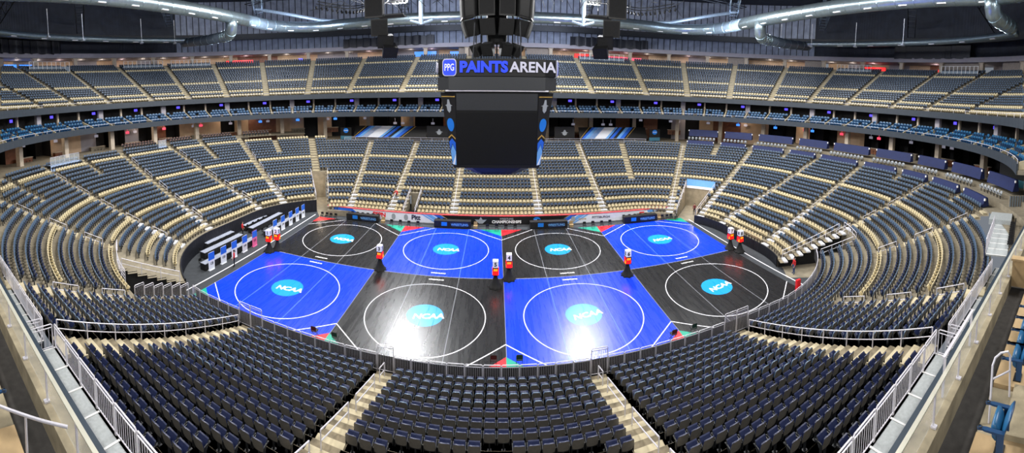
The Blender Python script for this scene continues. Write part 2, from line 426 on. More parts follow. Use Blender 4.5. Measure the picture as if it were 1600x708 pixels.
# ---- seats
def seat_parts():
    """high detail seat: x sideways, y towards the court, origin on the tread below the backrest"""
    back=MB(); nx,nz=7,7
    def P(i,k,off):
        u=-1+2*i/(nx-1); t=k/(nz-1); w=.235-.03*max(0,t-.75)/.25-.02*max(0,.2-t)/.2
        z=.40+.47*t-(.03*abs(u)**3 if t>.9 else 0); y=-.10*t+.035*(1-u*u)*-1+.02+off
        return (u*w,y,z)
    vs=[P(i,k,.02) for k in range(nz) for i in range(nx)]+[P(i,k,-.025) for k in range(nz) for i in range(nx)]
    o=nx*nz; ff=[];fb=[];fe=[]
    for k in range(nz-1):
        for i in range(nx-1):
            a=k*nx+i; ff.append((a,a+1,a+1+nx,a+nx)); fb.append((o+a,o+a+nx,o+a+nx+1,o+a+1))
    for i in range(nx-1):
        fe.append((i,o+i,o+i+1,i+1)); a=(nz-1)*nx+i; fe.append((a,a+1,o+a+1,o+a))
    for k in range(nz-1):
        a=k*nx; fe.append((a,a+nx,o+a+nx,o+a)); a=k*nx+nx-1; fe.append((a,o+a,o+a+nx,a+nx))
    back.add(vs,ff,0); back.add(vs,fb,1); back.add(vs,fe,0)
    pan=MB(); prof=[(.05,.40),(.07,.50),(.14,.62),(.20,.71),(.24,.73),(.255,.69),(.19,.54),(.12,.40)]
    k=len(prof)
    for xs in ((-.215,.215),):
        v=[(xs[0],y,z) for y,z in prof]+[(0,y+.012,z-.012) for y,z in prof]+[(xs[1],y,z) for y,z in prof]
        f=[tuple(range(k)),tuple(reversed(range(2*k,3*k)))]
        for q in (0,1):
            for i in range(k): f.append((q*k+i,q*k+(i+1)%k,(q+1)*k+(i+1)%k,(q+1)*k+i))
        pan.add(v,f); pan.mi=[1,1]+[0 if i<4 else 1 for q in (0,1) for i in range(k)]
    arm=MB(); arm.prism([(-.06,.60),(.10,.625),(.26,.625),(.29,.60),(.27,.585),(.02,.57)],-.02,.02)
    arm=MB().add([( -x if False else y, x, z) for x,y,z in arm.v],arm.f)      # long side along y
    arm.box((0,.02,.44),(.028,.10,.30))
    br=MB(); br.box((0,.03,.20),(.06,.07,.40)); br.box((0,.03,.36),(.46,.06,.05)); br.box((0,.03,.012),(.16,.14,.024))
    return back,pan,arm,br
SP_back,SP_pan,SP_arm,SP_br=seat_parts()
ME_back=SP_back.mesh('backrest',[M_navyd,M_shell]); ME_back.shade_smooth()
ME_pan=SP_pan.mesh('seat_pan',[M_navyd,M_under]); ME_arm=SP_arm.mesh('armrest',M_iron); ME_br=SP_br.mesh('mounting_bracket',M_iron)
def low_seat():
    m=MB()
    out=[(-.17,.41),(.17,.41),(.21,.54),(.21,.76),(.15,.87),(-.15,.87),(-.21,.76),(-.21,.54)]
    k=8
    v=[(x,.03-.1*(z-.4)/.46,z) for x,z in out]+[(x,-.03-.1*(z-.4)/.46,z) for x,z in out]
    m.add(v,[tuple(range(k))],0); m.add(v,[tuple(reversed(range(k,2*k)))],1)
    m.add(v,[(i,(i+1)%k,(i+1)%k+k,i+k) for i in range(k)],0)
    b=[(-.2,.05,.40),(.2,.05,.40),(.2,.11,.38),(-.2,.11,.38)]; t=[(-.19,.20,.72),(.19,.20,.72),(.19,.26,.70),(-.19,.26,.70)]
    m.hexa(b,t,3); m.mi[-5]=4; m.mi[-4]=4
    m.box((.258,.1,.60),(.045,.34,.04),mi=2); m.box((0,.03,.18),(.08,.07,.36),mi=2)
    return m
LOWS=low_seat()
def stuff_mesh(name,T,inst,mats):
    """T: template MB, inst: list of (x,y,z,rz,scale)"""
    tv=np.array(T.v); I=np.array(inst); n=len(I); k=len(tv)
    ca,sa=np.cos(I[:,3])[:,None],np.sin(I[:,3])[:,None]; sc=I[:,4][:,None]
    X=I[:,0:1]+sc*(tv[None,:,0]*ca-tv[None,:,1]*sa); Y=I[:,1:2]+sc*(tv[None,:,0]*sa+tv[None,:,1]*ca); Z=I[:,2:3]+sc*tv[None,:,2]
    V=np.stack([X,Y,Z],-1).reshape(-1).astype(np.float32)
    lt=np.array([len(f) for f in T.f]); li=np.array([i for f in T.f for i in f])
    LI=(li[None,:]+(np.arange(n)*k)[:,None]).reshape(-1).astype(np.int32); LT=np.tile(lt,n).astype(np.int32)
    LS=np.concatenate([[0],np.cumsum(LT)[:-1]]).astype(np.int32)
    me=bpy.data.meshes.new(name); me.vertices.add(n*k); me.vertices.foreach_set('co',V)
    me.loops.add(len(LI)); me.loops.foreach_set('vertex_index',LI)
    me.polygons.add(len(LT)); me.polygons.foreach_set('loop_start',LS); me.polygons.foreach_set('loop_total',LT)
    for m in mats: me.materials.append(m)
    me.polygons.foreach_set('material_index',np.tile(np.array(T.mi),n).astype(np.int32))
    me.update(calc_edges=True); me.validate()
    return link(name,me)
def walk_rows(aisles,ring,Rf,Zf,n0,n1,ok,pitch=.53,skip=None):
    out=[]                                                # (x,y,z,rz,row,section,index,count,front row of the section)
    for n in range(n0,n1+1):
        R=Rf(n); L=4*ring[0]+4*ring[1]+2*PI*R
        act=sorted((ring_s(a[1],R,ring),a[0],a[4]) for a in aisles if a[2]<=n<=a[3])
        for i,(s0,nm,w0) in enumerate(act):
            s1,_,w1=act[(i+1)%len(act)]; s1=s1 if s1>s0 else s1+L
            a,b=s0+w0/2,s1-w1/2; cnt=int((b-a)/pitch)
            if cnt<1: continue
            pos=[]
            for q in range(cnt):
                s=a+(b-a)*(q+.5)/cnt; x,y,nx,ny=ring_pos(s,R,ring)
                if ok(n,x,y): pos.append((x,y,Zf(n),math.atan2(-ny,-nx)-PI/2))
            for q,p in enumerate(pos): out.append((*p,n,nm,q,len(pos)))
    return out
TUNNEL_GAPS=[]
lower=walk_rows(LOWER_AISLES,LOW,rowR,rowZ,1,28,lambda n,x,y: row_ok(n,x,y) and not (n<=9 and 33<ring_ang(x,y,LOW)<51) and not (n<=10 and -127<ring_ang(x,y,LOW)<-100 and x<X0-21.7))
UPR=lambda n:32.0+.82*(n-1)
UPZ=lambda n:17.7+.405*(n-1)
UPPER_AISLES=[(f'U{i}',sp,1,22,1.2,'') for i,sp in enumerate([('a',7),('a',21),('a',35.3),('a',50.3),('a',65.5),('a',80.5),('x',18.3,1),('x',6.3,1),('x',-6,1),('x',-17.8,1),('a',98),('a',113),('a',128),('a',142.3),('a',156.4),('a',170.3),('a',-177),('a',-163.6),('a',-150),('a',-37),('a',-20),('a',-6.5)])]
def up_ok(n,x,y): return y>-31 and n<=21
upper=walk_rows(UPPER_AISLES,UPP,UPR,UPZ,1,21,up_ok,pitch=.54)
UPCREAM={1,3,8,17}
def camdist(p): return math.dist(p[:3],CAM_POS)
def inframe(p):
    u,v=project((p[0],p[1],p[2]+.6)); return 2<u<1598 and v<704
dark=[s for s in lower if not is_cream(s) and inframe(s)]; cream=[s for s in lower if is_cream(s) and inframe(s)]
NEARSECT={'NB','NA','N1','N2','NC','LH','ND'}
dark.sort(key=camdist)
d_ind=dark[:300]; d_rest=dark[300:]
FR={}
for s in lower: FR[s[5]]=min(FR.get(s[5],99),s[4])
def seat_words(s,flip):
    n,nm,q,c=s[4],s[5],s[6],s[7]; row=n-FR[nm]+1
    k=q+1 if flip else c-q
    side='left'
    if k>c/2: k=c+1-k; side='right'
    return f'{ordw(row)} row from front, {ordw(k)} from {side}, {SECT_WORDS.get(nm,"lower bowl")}'
G='navy folding seats in the nearest rows'
for i,s in enumerate(d_ind):
    lab='navy folding seat, '+seat_words(s,True)          # near side: counted left to right as seen
    r=thing('stadium_seat',lab,'seat',s[:3],s[3],G)
    link('backrest',ME_back,r); link('seat_pan',ME_pan,r); link('mounting_bracket',ME_br,r)
    link('armrest',ME_arm,r,(-.236,0,0)); link('armrest',ME_arm,r,(.236,0,0))
cream_ind=[s for s in cream]
cream_ind.sort(key=camdist); c_rest=cream_ind[300:]; cream_ind=cream_ind[:300]
LOWC=LOWS.mesh('stadium_seat',[M_cream,M_shell,M_iron,M_cream,M_cream])
for s in cream_ind:
    o=link('cream_seat',LOWC,None,s[:3]); o.rotation_euler=(0,0,s[3])
    tag(o,'cream folding seat, '+seat_words(s,s[5] in NEARSECT or s[1]<Y0-4),'seat','cream seats nearest the camera')
upd=[s for s in upper if s[4] not in UPCREAM and inframe(s)]; upc=[s for s in upper if s[4] in UPCREAM and inframe(s)]
o=stuff_mesh('stadium_seat',LOWS,[(*s[:4],1.) for s in d_rest+upd],[M_navy,M_shell,M_iron,M_under,M_navyd])
tag(o,'thousands of slate navy folding seats filling the farther stands of both tiers','seats',kind='stuff')
o=stuff_mesh('cream_seat',LOWS,[(*s[:4],1.) for s in c_rest+upc],[M_cream,M_shell,M_iron,M_cream,M_cream])
tag(o,'rows of cream folding seats striping the far stands and upper deck','seats',kind='stuff')
# ------------------------------------------------------------------ arena floor and mats
mb=MB()
R=rowR(1)-.3; pts=[]
for sp in SAMP: pts.append(ring_pos(ring_s(sp,rowR(10),LOW),rowR(10),LOW)[:2])
k=len(pts); mb.add([(x,y,0) for x,y in pts],[tuple(range(k))])
struct('floor',mb,M_floor)
mb=MB()                                                     # bare concrete in the four tunnels
def sector(a0,a1,r0,r1,z,mb,st=6):
    A=[a0+(a1-a0)*i/st for i in range(st+1)]
    for p,q in zip(A[:-1],A[1:]):
        c=[]
        for a,r in ((p,r0),(q,r0),(q,r1),(p,r1)): x,y,_,_=ring_pos(ring_s(('a',a),r,LOW),r,LOW); c.append((x,y,z))
        mb.add(c,[(0,1,2,3)])
sector(-115.8,-100,10.8,rowR(11)-.5,.012,mb); sector(-39.3,-25.2,10.2,rowR(10)-.5,.012,mb)
sector(116.7,124.8,9.9,rowR(13)-.4,.012,mb); sector(33.7,49.8,9.9,rowR(10)-.4,.012,mb)
struct('floor_concrete',mb,M_conc)
mb=MB()
for x0,x1,y0,y1 in ((-26.75,-26.62,-12.6,13.6),(26.35,26.48,-12.6,11.8)): mb.box(((x0+x1)/2,(y0+y1)/2,.012),(x1-x0,y1-y0,.012))
struct('floor_tape_line',mb,M_line)
S=12.8; ZM=.04
def ring_flat(mb,cx,cy,r0,r1,z,n=96):
    v=[(cx+r*math.cos(2*PI*i/n),cy+r*math.sin(2*PI*i/n),z) for r in (r0,r1) for i in range(n)]
    mb.add(v,[(i,(i+1)%n,n+(i+1)%n,n+i) for i in range(n)])
def strip(mb,p,q,w,z):
    d=Vector((q[0]-p[0],q[1]-p[1],0)).normalized(); nx,ny=-d.y*w/2,d.x*w/2
    mb.add([(p[0]+nx,p[1]+ny,z),(p[0]-nx,p[1]-ny,z),(q[0]-nx,q[1]-ny,z),(q[0]+nx,q[1]+ny,z)],[(0,1,2,3)])
me_ncaa=text_mesh('NCAA',.92,depth=.002,bold=.03,shear=.2,spacing=.95)
me_word=text_mesh('WRESTLING',.27,depth=.002,bold=.012)
cols=['far left','far centre left','far centre right','far right']
def mat_label(blue,i,top):
    pos=('leftmost','second from left','second from right','rightmost')[i]
    return f"{'blue' if blue else 'black'} wrestling mat, {pos} of the {'farther' if top else 'nearer'} row of four"
for top in (1,0):
    for i in range(4):
        blue=(i%2==1) if top else (i%2==0)
        cx=(i-1.5)*S; cy=S/2 if top else -S/2; sy=1 if top else -1
        root=thing('wrestling_mat',mat_label(blue,i,top),'wrestling mat',(cx,cy,0),0,'eight championship wrestling mats')
        b=MB(); b.box((0,0,ZM/2),(S-.012,S-.012,ZM)); b.build('mat_surface',M_matb if blue else M_matk,root)
        b=MB(); ring_flat(b,0,0,4.83,4.91,ZM+.003); b.build('boundary_circle',M_line,root)
        b=MB(); n=64; b.add([(1.5*math.cos(2*PI*j/n),1.5*math.sin(2*PI*j/n),ZM+.003) for j in range(n)],[tuple(range(n))])
        d=b.build('centre_disc',M_disc,root)
        t=link('lettering',me_ncaa,d,(.28,-.15,ZM+.006)); 
        if not me_ncaa.materials: me_ncaa.materials.append(M_white)
        if not me_word.materials: me_word.materials.append(M_white)
        t.rotation_euler=(0,0,math.radians(10 if not top else 0))
        link('lettering',me_word,root,(0,-sy*5.75 if top else 5.75,ZM+.004))
        for sx in (-1,1):                                   # white corner lines at the outer edge
            b=MB(); strip(b,(sx*S/2,sy*3.0),(sx*(S/2-4.1),sy*(S/2-.02)),.085,ZM+.003)
            b.build('corner_line',M_line,root)
        for sx in (-1,1):                                   # red and green coach corners
            b=MB(); q=[(sx*S/2,sy*4.25),(sx*(S/2-2.65),sy*(S/2)),(sx*S/2,sy*(S/2))]
            b.add([(x-.0*sx,y,ZM+.003) for x,y in q],[(0,1,2)])
            b.build('corner_triangle',(M_red if (sx<0)==bool(top) else M_green),root)
        for dx in (-2.15,2.15):
            b=MB(); strip(b,(dx,-S/2+.02),(dx,S/2-.02),.045,ZM+.002); b.build('mat_seam',M_seamb if blue else M_seam,root)
        b=MB(); strip(b,(-S/2+.03,-S/2),(-S/2+.03,S/2),.04,ZM+.002); strip(b,(-S/2,-sy*(S/2-.03)),(S/2,-sy*(S/2-.03)),.04,ZM+.002); b.build('edge_tape',M_seam,root)

# ---- score towers
def score_tower(x,y,h,digit,label,rz=0.):
    r=thing('score_tower',label,'scoreboard',(x,y,ZM),rz,'score towers at the mat corners')
    m=MB(); n=16; prof=[(.66,0),(.52,.12),(.32,.45),(.2,.9),(.12,1.3),(.09,h-1.35)]; m.lathe(prof,n=n)
    # soft pleats in the cloth
    m.v=[(vx*(1+.12*math.cos(8*math.atan2(vy,vx))*max(0,1-vz/1.2)),vy*(1+.12*math.cos(8*math.atan2(vy,vx))*max(0,1-vz/1.2)),vz) for vx,vy,vz in m.v]
    m.build('draped_base',M_black,r,smooth=True)
    m=MB(); m.tube([(0,0,.9),(0,0,h-1.3)],.05,8); m.build('pole',M_iron,r)
    m=MB(); m.box((0,0,h-.98),(.56,.56,.72)); m.box((0,0,h-1.33),(.58,.58,.05)); hd=m.build('display_box',M_blackp,r)
    for k in range(4):
        a=k*PI/2; M=Matrix.Rotation(a,4,'Z')
        for nm,mm,x0,x1,z0,z1 in (('score_digits',M_ledr,-.24,-.02,h-1.28,h-.98),('score_digits',M_ledo if k%2 else M_ledr,.02,.24,h-1.28,h-.98),('time_digits',M_ledo if k%2==0 else M_ledr,-.2,.2,h-.92,h-.72)):
            m=MB(); w=(x1-x0)
            for j in range(2 if nm=='score_digits' else 3):
                jn=2 if nm=='score_digits' else 3; xa=x0+w*j/jn+.012; xb=x0+w*(j+1)/jn-.012; t=.022
                zs=[z0+.02,(z0+z1)/2,z1-.02]
                for z in zs: m.box(((xa+xb)/2,-.287,z),(xb-xa,.01,t*1.3))
                for xx in (xa+t/2,xb-t/2):
                    m.box((xx,-.287,(zs[0]+zs[1])/2),(t,.01,zs[1]-zs[0]))
                m.box((xb-t/2,-.287,(zs[1]+zs[2])/2),(t,.01,zs[2]-zs[1]))
            m.xf(M); m.build(nm,mm,hd)
    m=MB(); m.box((0,0,h-.31),(.52,.52,.6)); nb=m.build('number_box',M_ledw,r)
    me=text_mesh(digit,.5,depth=.006,bold=.02); me.materials.clear(); me.materials.append(M_blackp)
    for k in range(4):
        a=k*PI/2; o=link('number',me,nb,(.264*math.sin(a),-.264*math.cos(a),h-.33)); o.rotation_euler=(PI/2,0,a)
for x,y,dg,lab in ((-25.3,-.55,'1','score tower at the left edge of the mats, nearer of two'),(-24.75,.35,'2','score tower at the left edge of the mats, farther of two'),
    (-12.3,.25,'3','score tower marked 3 between the left four mats'),(-.74,-1.5,'5','score tower marked 5 at the centre seam, nearer one'),
    (.55,-.1,'4','score tower marked 4 at the centre seam, farther one'),(12.15,-1.0,'6','score tower between the right four mats'),
    (25.6,.3,'7','score tower at the right edge of the mats, farther of two'),(26.1,-.95,'8','score tower at the right edge of the mats, nearer of two')):
    score_tower(x,y,2.55,dg,lab)

# ---- tables
def skirt_table(name,label,loc,rz,L,D,top,skirt,group,checks=False,h=.75):
    r=thing(name,label,'table',loc,rz,group)
    m=MB(); m.box((0,0,h-.02),(L,D,.04)); m.build('tabletop',top,r)
    m=MB(); n=int(L/.14)
    for sgn in (-1,1):
        v=[]; 
        for i in range(n+1):
            x=-L/2+L*i/n; y=sgn*(D/2-.01+.02*(i%2)); v+=[(x,y,.01),(x,y,h-.04)]
        m.add(v,[(2*i,2*i+2,2*i+3,2*i+1) for i in range(n)])
        m.box((sgn*(L/2-.01),0,h/2-.02),(.02,D-.02,h-.06))
    m.build('table_skirt',skirt,r)
    return r
def chair(loc,rz,label,group,m=M_blackp,kids=[None]):
    if kids[0] is None:
        r=thing('folding_chair',label,'chair',loc,rz,group)
        b=MB(); b.box((0,0,.45),(.42,.40,.05)); a=[b.build('seat',m,r)]
        b=MB(); b.prism([(-.2,.55),(.2,.55),(.21,.78),(.15,.86),(-.15,.86),(-.21,.78)],-.2,-.24); a.append(b.build('backrest',m,r))
        for sx in (-1,1):
            b=MB(); b.tube([(sx*.2,-.22,.84),(sx*.2,-.2,.45),(sx*.2,.2,0)],.014,6); a.append(b.build('leg',M_iron,r))
            b=MB(); b.tube([(sx*.19,.18,.44),(sx*.19,-.22,0)],.014,6); a.append(b.build('leg',M_iron,r))
        kids[0]=(r,a); return r
    return dup(kids[0][0],kids[0][1],loc,rz,label,group)
GT='press tables with white tops on the left'
grp=[('front',-28.35,-8.3,.55,'near group'),('second',-30.4,-6.3,.6,'near group'),('third',-31.95,-4.2,.75,'near group'),
     ('front',-28.2,2.9,12.1,'far group'),('second',-30.7,2.9,10.2,'far group'),('third',-32.05,3.2,8.2,'far group')]
for rowname,x,y0,y1,gn in grp:
    n=max(1,round((y1-y0)/2.2)); L=(y1-y0)/n
    for i in range(n):
        y=y0+L*(i+.5)
        skirt_table('press_table',f'white-topped press table with black skirt, {rowname} row, {ordw(i+1)} from the camera, {gn}',(x,y,0),PI/2,L-.03,.75,M_tabletop,M_black,GT)
        for j in range(2):
            chair((x-.75,y-L/4+L/2*j,0),-PI/2,f'black chair behind {rowname} row press table, {ordw(2*i+j+1)} from the camera, {gn}','chairs behind the press tables')
for i,(y,dig,c) in enumerate([(-7.6,'125',0),(-5.7,'133',0),(-3.9,'141',0),(-2.0,'149',0),(-.1,'157',1),(4.3,'165',0),(6.2,'174',0),(8.2,'184',0),(10.0,'197',0),(11.7,'285',0)]):
    r=thing('table_banner',f"{'pink and blue' if c else 'blue and white'} banner standing before front press tables, {ordw(i+1)} from the camera",'banner',(-27.72,y,0),PI/2,'banners on the press tables')
    m=MB(); m.box((0,0,.98),(.9,.03,1.84)); m.box((0,.06,.03),(.8,.3,.05)); m.build('cloth',M_banw if not c else mat('pink banner','#e06aa0',.6),r)
    m=MB(); m.box((0,-.024,1.5),(.9,.012,.8)); m.build('blue_band',M_banb,r)
    text_obj(dig,.36,M_blackp,r,(0,-.03,.72),(PI/2,0,0),depth=.004,bold=.01)
for i,(x0,x1,y) in enumerate([(-21.4,-16.7,13.45),(-8.9,-4.0,13.5),(3.8,8.8,13.4),(16.8,21.8,13.35)]):
    nm=('leftmost','second from left','second from right','rightmost')[i]
    r=skirt_table('scorers_table',f"long black scorers' table with blue signs by far wall, {nm}",((x0+x1)/2,y,0),0,x1-x0,.8,M_blackp,M_blackp,"scorers' tables along the far wall",h=.95)
    m=MB(); L=x1-x0; m.box((0,-.43,.52),(L,.03,.85)); pn=m.build('front_panel',M_blackp,r)
    m=MB(); m.box((-L*.22,-.455,.55),(.75,.02,.5)); m.build('round_logo_sign',M_ncaa,pn)
    m=MB(); m.box((L*.2,-.455,.5),(L*.42,.02,.62)); s=m.build('name_sign',mat('navy sign','#1a2a4a',.5),pn)
    text_obj('WRESTLING',.42,M_bans,s,(L*.2,-.468,.5),(PI/2,0,0),depth=.003,bold=.008)
    for j in range(6):
        chair((x0+.4+(L-.8)*j/5,y+.75,0),PI,f"black chair behind the {nm} scorers' table, {ordw(j+1)} from left","chairs behind the scorers' tables")
    m=MB(); m.box((0,0,.3),(.55,.5,.06)); m.box((0,.0,.15),(.5,.45,.3)); m.prism([(-.25,.33),(.25,.33),(.22,.75),(-.22,.75)],.2,.25)
    tag(m.build('wood_crate_chair',M_woodst),f"tan seat at the right end of the {nm} scorers' table",'chair').location=(x1+.6,y,0)
ci=0
for cx0,nm in ((-25.6,'left corner'),(-12.8,'left seam'),(0,'centre seam'),(12.8,'right seam'),(25.2,'right corner')):
    for j in range(4):
        x=cx0-1.8+1.2*j if abs(cx0)<20 else cx0+(.6+.7*j if cx0<0 else -.6-.7*j)
        chair((x,12.35+.1*(j%2),ZM),PI,f"black coach's chair on coloured far triangles at the {nm}, {ordw(j+1)} from left",'chairs on the corner triangles')
for cx0,nm in ((-12.8,'left'),(0,'centre'),(12.8,'right')):
    for sx,cn in ((-1,'red'),(1,'green')):
        chair((cx0+sx*.85,-11.4,ZM),0,f"black chair on the nearer {cn} triangle at the {nm} seam",'chairs on the corner triangles')
m=MB(); m.box((25.3,-11.2,.5),(.5,.25,1.0)); tag(m.build('red_floor_sign',M_red),'small red upright sign at the near right mat corner','sign')

# ---- far dasher wall with its printed banner
zt=1.28
mb=MB()
def far_panel(x0,x1,zlo,zhi,y,mb,th=.05,n=None):
    mb.box(((x0+x1)/2,y+th/2,(zlo+zhi)/2),(x1-x0,th,zhi-zlo))
yw=14.62
far_panel(-20.1-5.0,25.4,0,zt,yw,mb,.22); w=struct('dasher_wall',mb,M_white)
r=thing('wall_banner','long printed banner along the far dasher wall behind the scorers','banner',(0,yw,0))
m=MB(); far_panel(-25.1,25.4,.04,zt-.08,-.02,m,.018); m.build('banner_cloth',M_banw,r)
def slant(m,x0,x1,sl,y,z0=.05,z1=zt-.09):
    m.add([(x0-sl,y,z0),(x1-sl,y,z0),(x1,y,z1),(x0,y,z1)][::1],[(0,1,2,3)]) if False else m.hexa([(x0-sl,y,z0),(x1-sl,y,z0),(x1-sl,y+.01,z0),(x0-sl,y+.01,z0)],[(x0,y,z1),(x1,y,z1),(x1,y+.01,z1),(x0,y+.01,z1)])
m=MB(); m.hexa([(-6.2,-.04,.05),(7.6,-.04,.05),(7.6,-.03,.05),(-6.2,-.03,.05)],[(-8.2,-.04,zt-.09),(9.4,-.04,zt-.09),(9.4,-.03,zt-.09),(-8.2,-.03,zt-.09)]); m.build('black_panel',M_blackp,r)
for x0,sgn in ((-8.3,1),(9.5,-1)):
    for off,wd,mm in ((0,.95,M_banb),(-1.25,.9,M_bans),(-2.3,.35,M_bans)):
        m=MB(); xa=x0+sgn*off; 
        a,b=sorted((xa,xa-sgn*wd)); slant(m,a,b,-sgn*2.0,-.035); m.build('blue_stripe',mm,r)
    m=MB(); a=x0+sgn*.18; slant(m,a-.05,a+.05,-sgn*2.0,-.042); m.build('gold_stripe',M_gold,r)
for x0,x1,mm in ((-24.2,-20.8,M_banb),(20.9,22.0,M_bans),(22.4,25.2,M_banb)):
    m=MB(); m.hexa([(x0+.5,-.035,.05),(x1+1.2 if x1<24 else x1,-.035,.05),(x1+1.2 if x1<24 else x1,-.025,.05),(x0+.5,-.025,.05)],[(x0,-.035,zt-.1),(x1-.3,-.035,zt-.1),(x1-.3,-.025,zt-.1),(x0,-.025,zt-.1)]); m.build('blue_stripe',mm,r)
m=MB(); far_panel(-25.1,25.4,zt-.08,zt+.02,-.05,m,.3); m.build('red_edge',mat('red dasher cap','#d04a50',.5),r)
for txt,sz,x,z,mm,bd in (('ESPN',.86,-17.0,.7,M_red,.035),('Pitt',.9,-11.7,.66,mat('dark navy letter','#1a2340',.5),.035),('CHAMPIONSHIPS',.52,.75,.45,M_white,.022),('WRESTLING',.34,.75,.86,M_grey,.008),('PITTSBURGH',.46,13.9,.68,mat('dark navy letters','#20243a',.5),.008),('Sports',.42,11.2,.62,M_gold,.004)):
    text_obj(txt,sz,mm,r,(x,-.045,z),(PI/2,0,0),depth=.004,bold=bd)
for x,rr,mm,ms in ((4.85,.46,M_ncaa,'NCAA'),):
    m=MB(); n=28; m.prism([(x+rr*1.15*math.cos(2*PI*j/n),.64+rr*math.sin(2*PI*j/n)) for j in range(n)],-.055,-.04); q=m.build('round_logo',mm,r); text_obj(ms,.3,M_white,q,(x,-.06,.62),(PI/2,0,0),depth=.003,bold=.008,shear=.2)
for x in (-14.9,-13.1,9.9):
    m=MB(); n=20; m.prism([(x+.3*math.cos(2*PI*j/n),.62+.42*math.sin(2*PI*j/n)) for j in range(n)],-.05,-.04); m.build('round_emblem',M_grey,r)
m=MB(); m.prism([(-3.0,.2),(-2.5,.2),(-2.2,.5),(-1.95,.75),(-2.5,.72),(-2.75,1.1),(-3.0,.72),(-3.55,.75),(-3.3,.5)],-.055,-.04); m.build('winged_emblem',M_grey,r)
m=MB(); m.box((20.1,-.045,.66),(.75,.02,.62)); m.build('red_emblem',M_red,r)

# ---- black drapes round the floor at both ends
def drape(name,label,spec_list,Roff,z1,m):
    mb=MB(); v=[]; i=0
    for sp in spec_list:
        r=Roff+(.06 if i%2 else 0); x,y,_,_=ring_pos(ring_s(sp,r,LOW),r,LOW); v+=[(x,y,0.01),(x,y,z1)]; i+=1
    k=len(v)//2; mb.add(v,[(2*j,2*j+2,2*j+3,2*j+1) for j in range(k-1)])
    vin=[]; 
    i=0
    for sp in spec_list:
        r=Roff+.10+(.06 if i%2 else 0); x,y,_,_=ring_pos(ring_s(sp,r,LOW),r,LOW); vin+=[(x,y,0.01),(x,y,z1)]; i+=1
    mb.add(vin,[(2*j,2*j+1,2*j+3,2*j+2) for j in range(k-1)])
    mb.add([c for j in range(k) for c in (v[2*j+1],vin[2*j+1])],[(2*j,2*j+2,2*j+3,2*j+1) for j in range(k-1)])
    return tag(mb.build(name,m),label,'drape')
drape('floor_drape','pleated black drape under the left end stand behind the press tables',[('a',a) for a in np.arange(125.2,180,.6)]+[('y',y,-1) for y in np.arange(3.5,-3.6,-.15)]+[('a',a) for a in np.arange(180.6,243.5,.6)],rowR(4)-.72,rowZ(4)+.12,M_curt)
drape('floor_drape','pleated black drape under the right end stand',[('a',a) for a in np.arange(-25,-.2,.6)]+[('y',y,1) for y in np.arange(-3.5,3.6,.15)]+[('a',a) for a in np.arange(.6,33.4,.6)],rowR(1)-.72,rowZ(1)+.35,M_curt)
# ------------------------------------------------------------------ railings of the lower bowl
def rail_panel(L,H,nb,r=.026):
    """one guard rail panel as (frame, list of balusters): x along the rail"""
    fr=MB(); fr.tube([(-L/2+.02,0,0),(-L/2+.02,0,H-.05),(-L/2+.07,0,H),(L/2-.07,0,H),(L/2-.02,0,H-.05),(L/2-.02,0,0)],r,6)
    fr.tube([(-L/2,0,.1),(L/2,0,.1)],r*.8,6); fr.tube([(-L/2,0,H-.14),(L/2,0,H-.14)],r*.8,6)
    xs=[-L/2+L*(i+1)/(nb+1) for i in range(nb)]
    b=MB(); b.tube([(0,0,.1),(0,0,H-.14)],.011,5)
    return fr,b,xs
PANELS={}
def place_panel(loc,rz,L,H,nb,label,group,pitch=0.,name='guardrail'):
    key=(round(L,2),H,nb)
    if key not in PANELS:
        fr,b,xs=rail_panel(L,H,nb); PANELS[key]=(fr.mesh('frame',M_steel),b.mesh('baluster',M_steel),xs)
    mf,mbb,xs=PANELS[key]
    r=thing(name,label,'railing',loc,0,group); r.rotation_euler=(0,pitch,rz)
    link('frame',mf,r)
    for x in xs: link('baluster',mbb,r,(x,0,0))
    return r
Rr=rowR(5)-.62; zr=rowZ(5)
s0=ring_s(('x',-21.6,-1),Rr,LOW); s1=ring_s(('a',-40),Rr,LOW); n=int((s1-s0)/1.0); st=(s1-s0)/n
for i in range(n):
    s=s0+st*(i+.5); x,y,nx,ny=ring_pos(s,Rr,LOW); dx=x-X0
    stair=any(abs(dx-a)<.75 for a in (-5.95,5.8,-15.5,15.5))
    place_panel((x,y,zr-.02),math.atan2(ny,nx)+PI/2,st,1.62 if stair else 1.1,9,f'steel guardrail panel along the near edge of the floor, {ordw(i+1)} from left','near front guardrail panels')
mb=MB(); P=[ring_pos(s0+(s1-s0)*t/80,Rr-.08,LOW) for t in range(81)]
for a,b in zip(P[:-1],P[1:]): mb.add([(a[0],a[1],zr-.1),(b[0],b[1],zr-.1),(b[0],b[1],zr+.92),(a[0],a[1],zr+.92),(a[0]+a[2]*.02,a[1]+a[3]*.02,zr-.1),(b[0]+b[2]*.02,b[1]+b[3]*.02,zr-.1),(b[0]+b[2]*.02,b[1]+b[3]*.02,zr+.92),(a[0]+a[2]*.02,a[1]+a[3]*.02,zr+.92)],[(0,1,2,3),(7,6,5,4),(3,2,6,7)])
tag(mb.build('barrier_cloth',M_black),'long black cloth screen hung behind the near front guardrails','cloth')
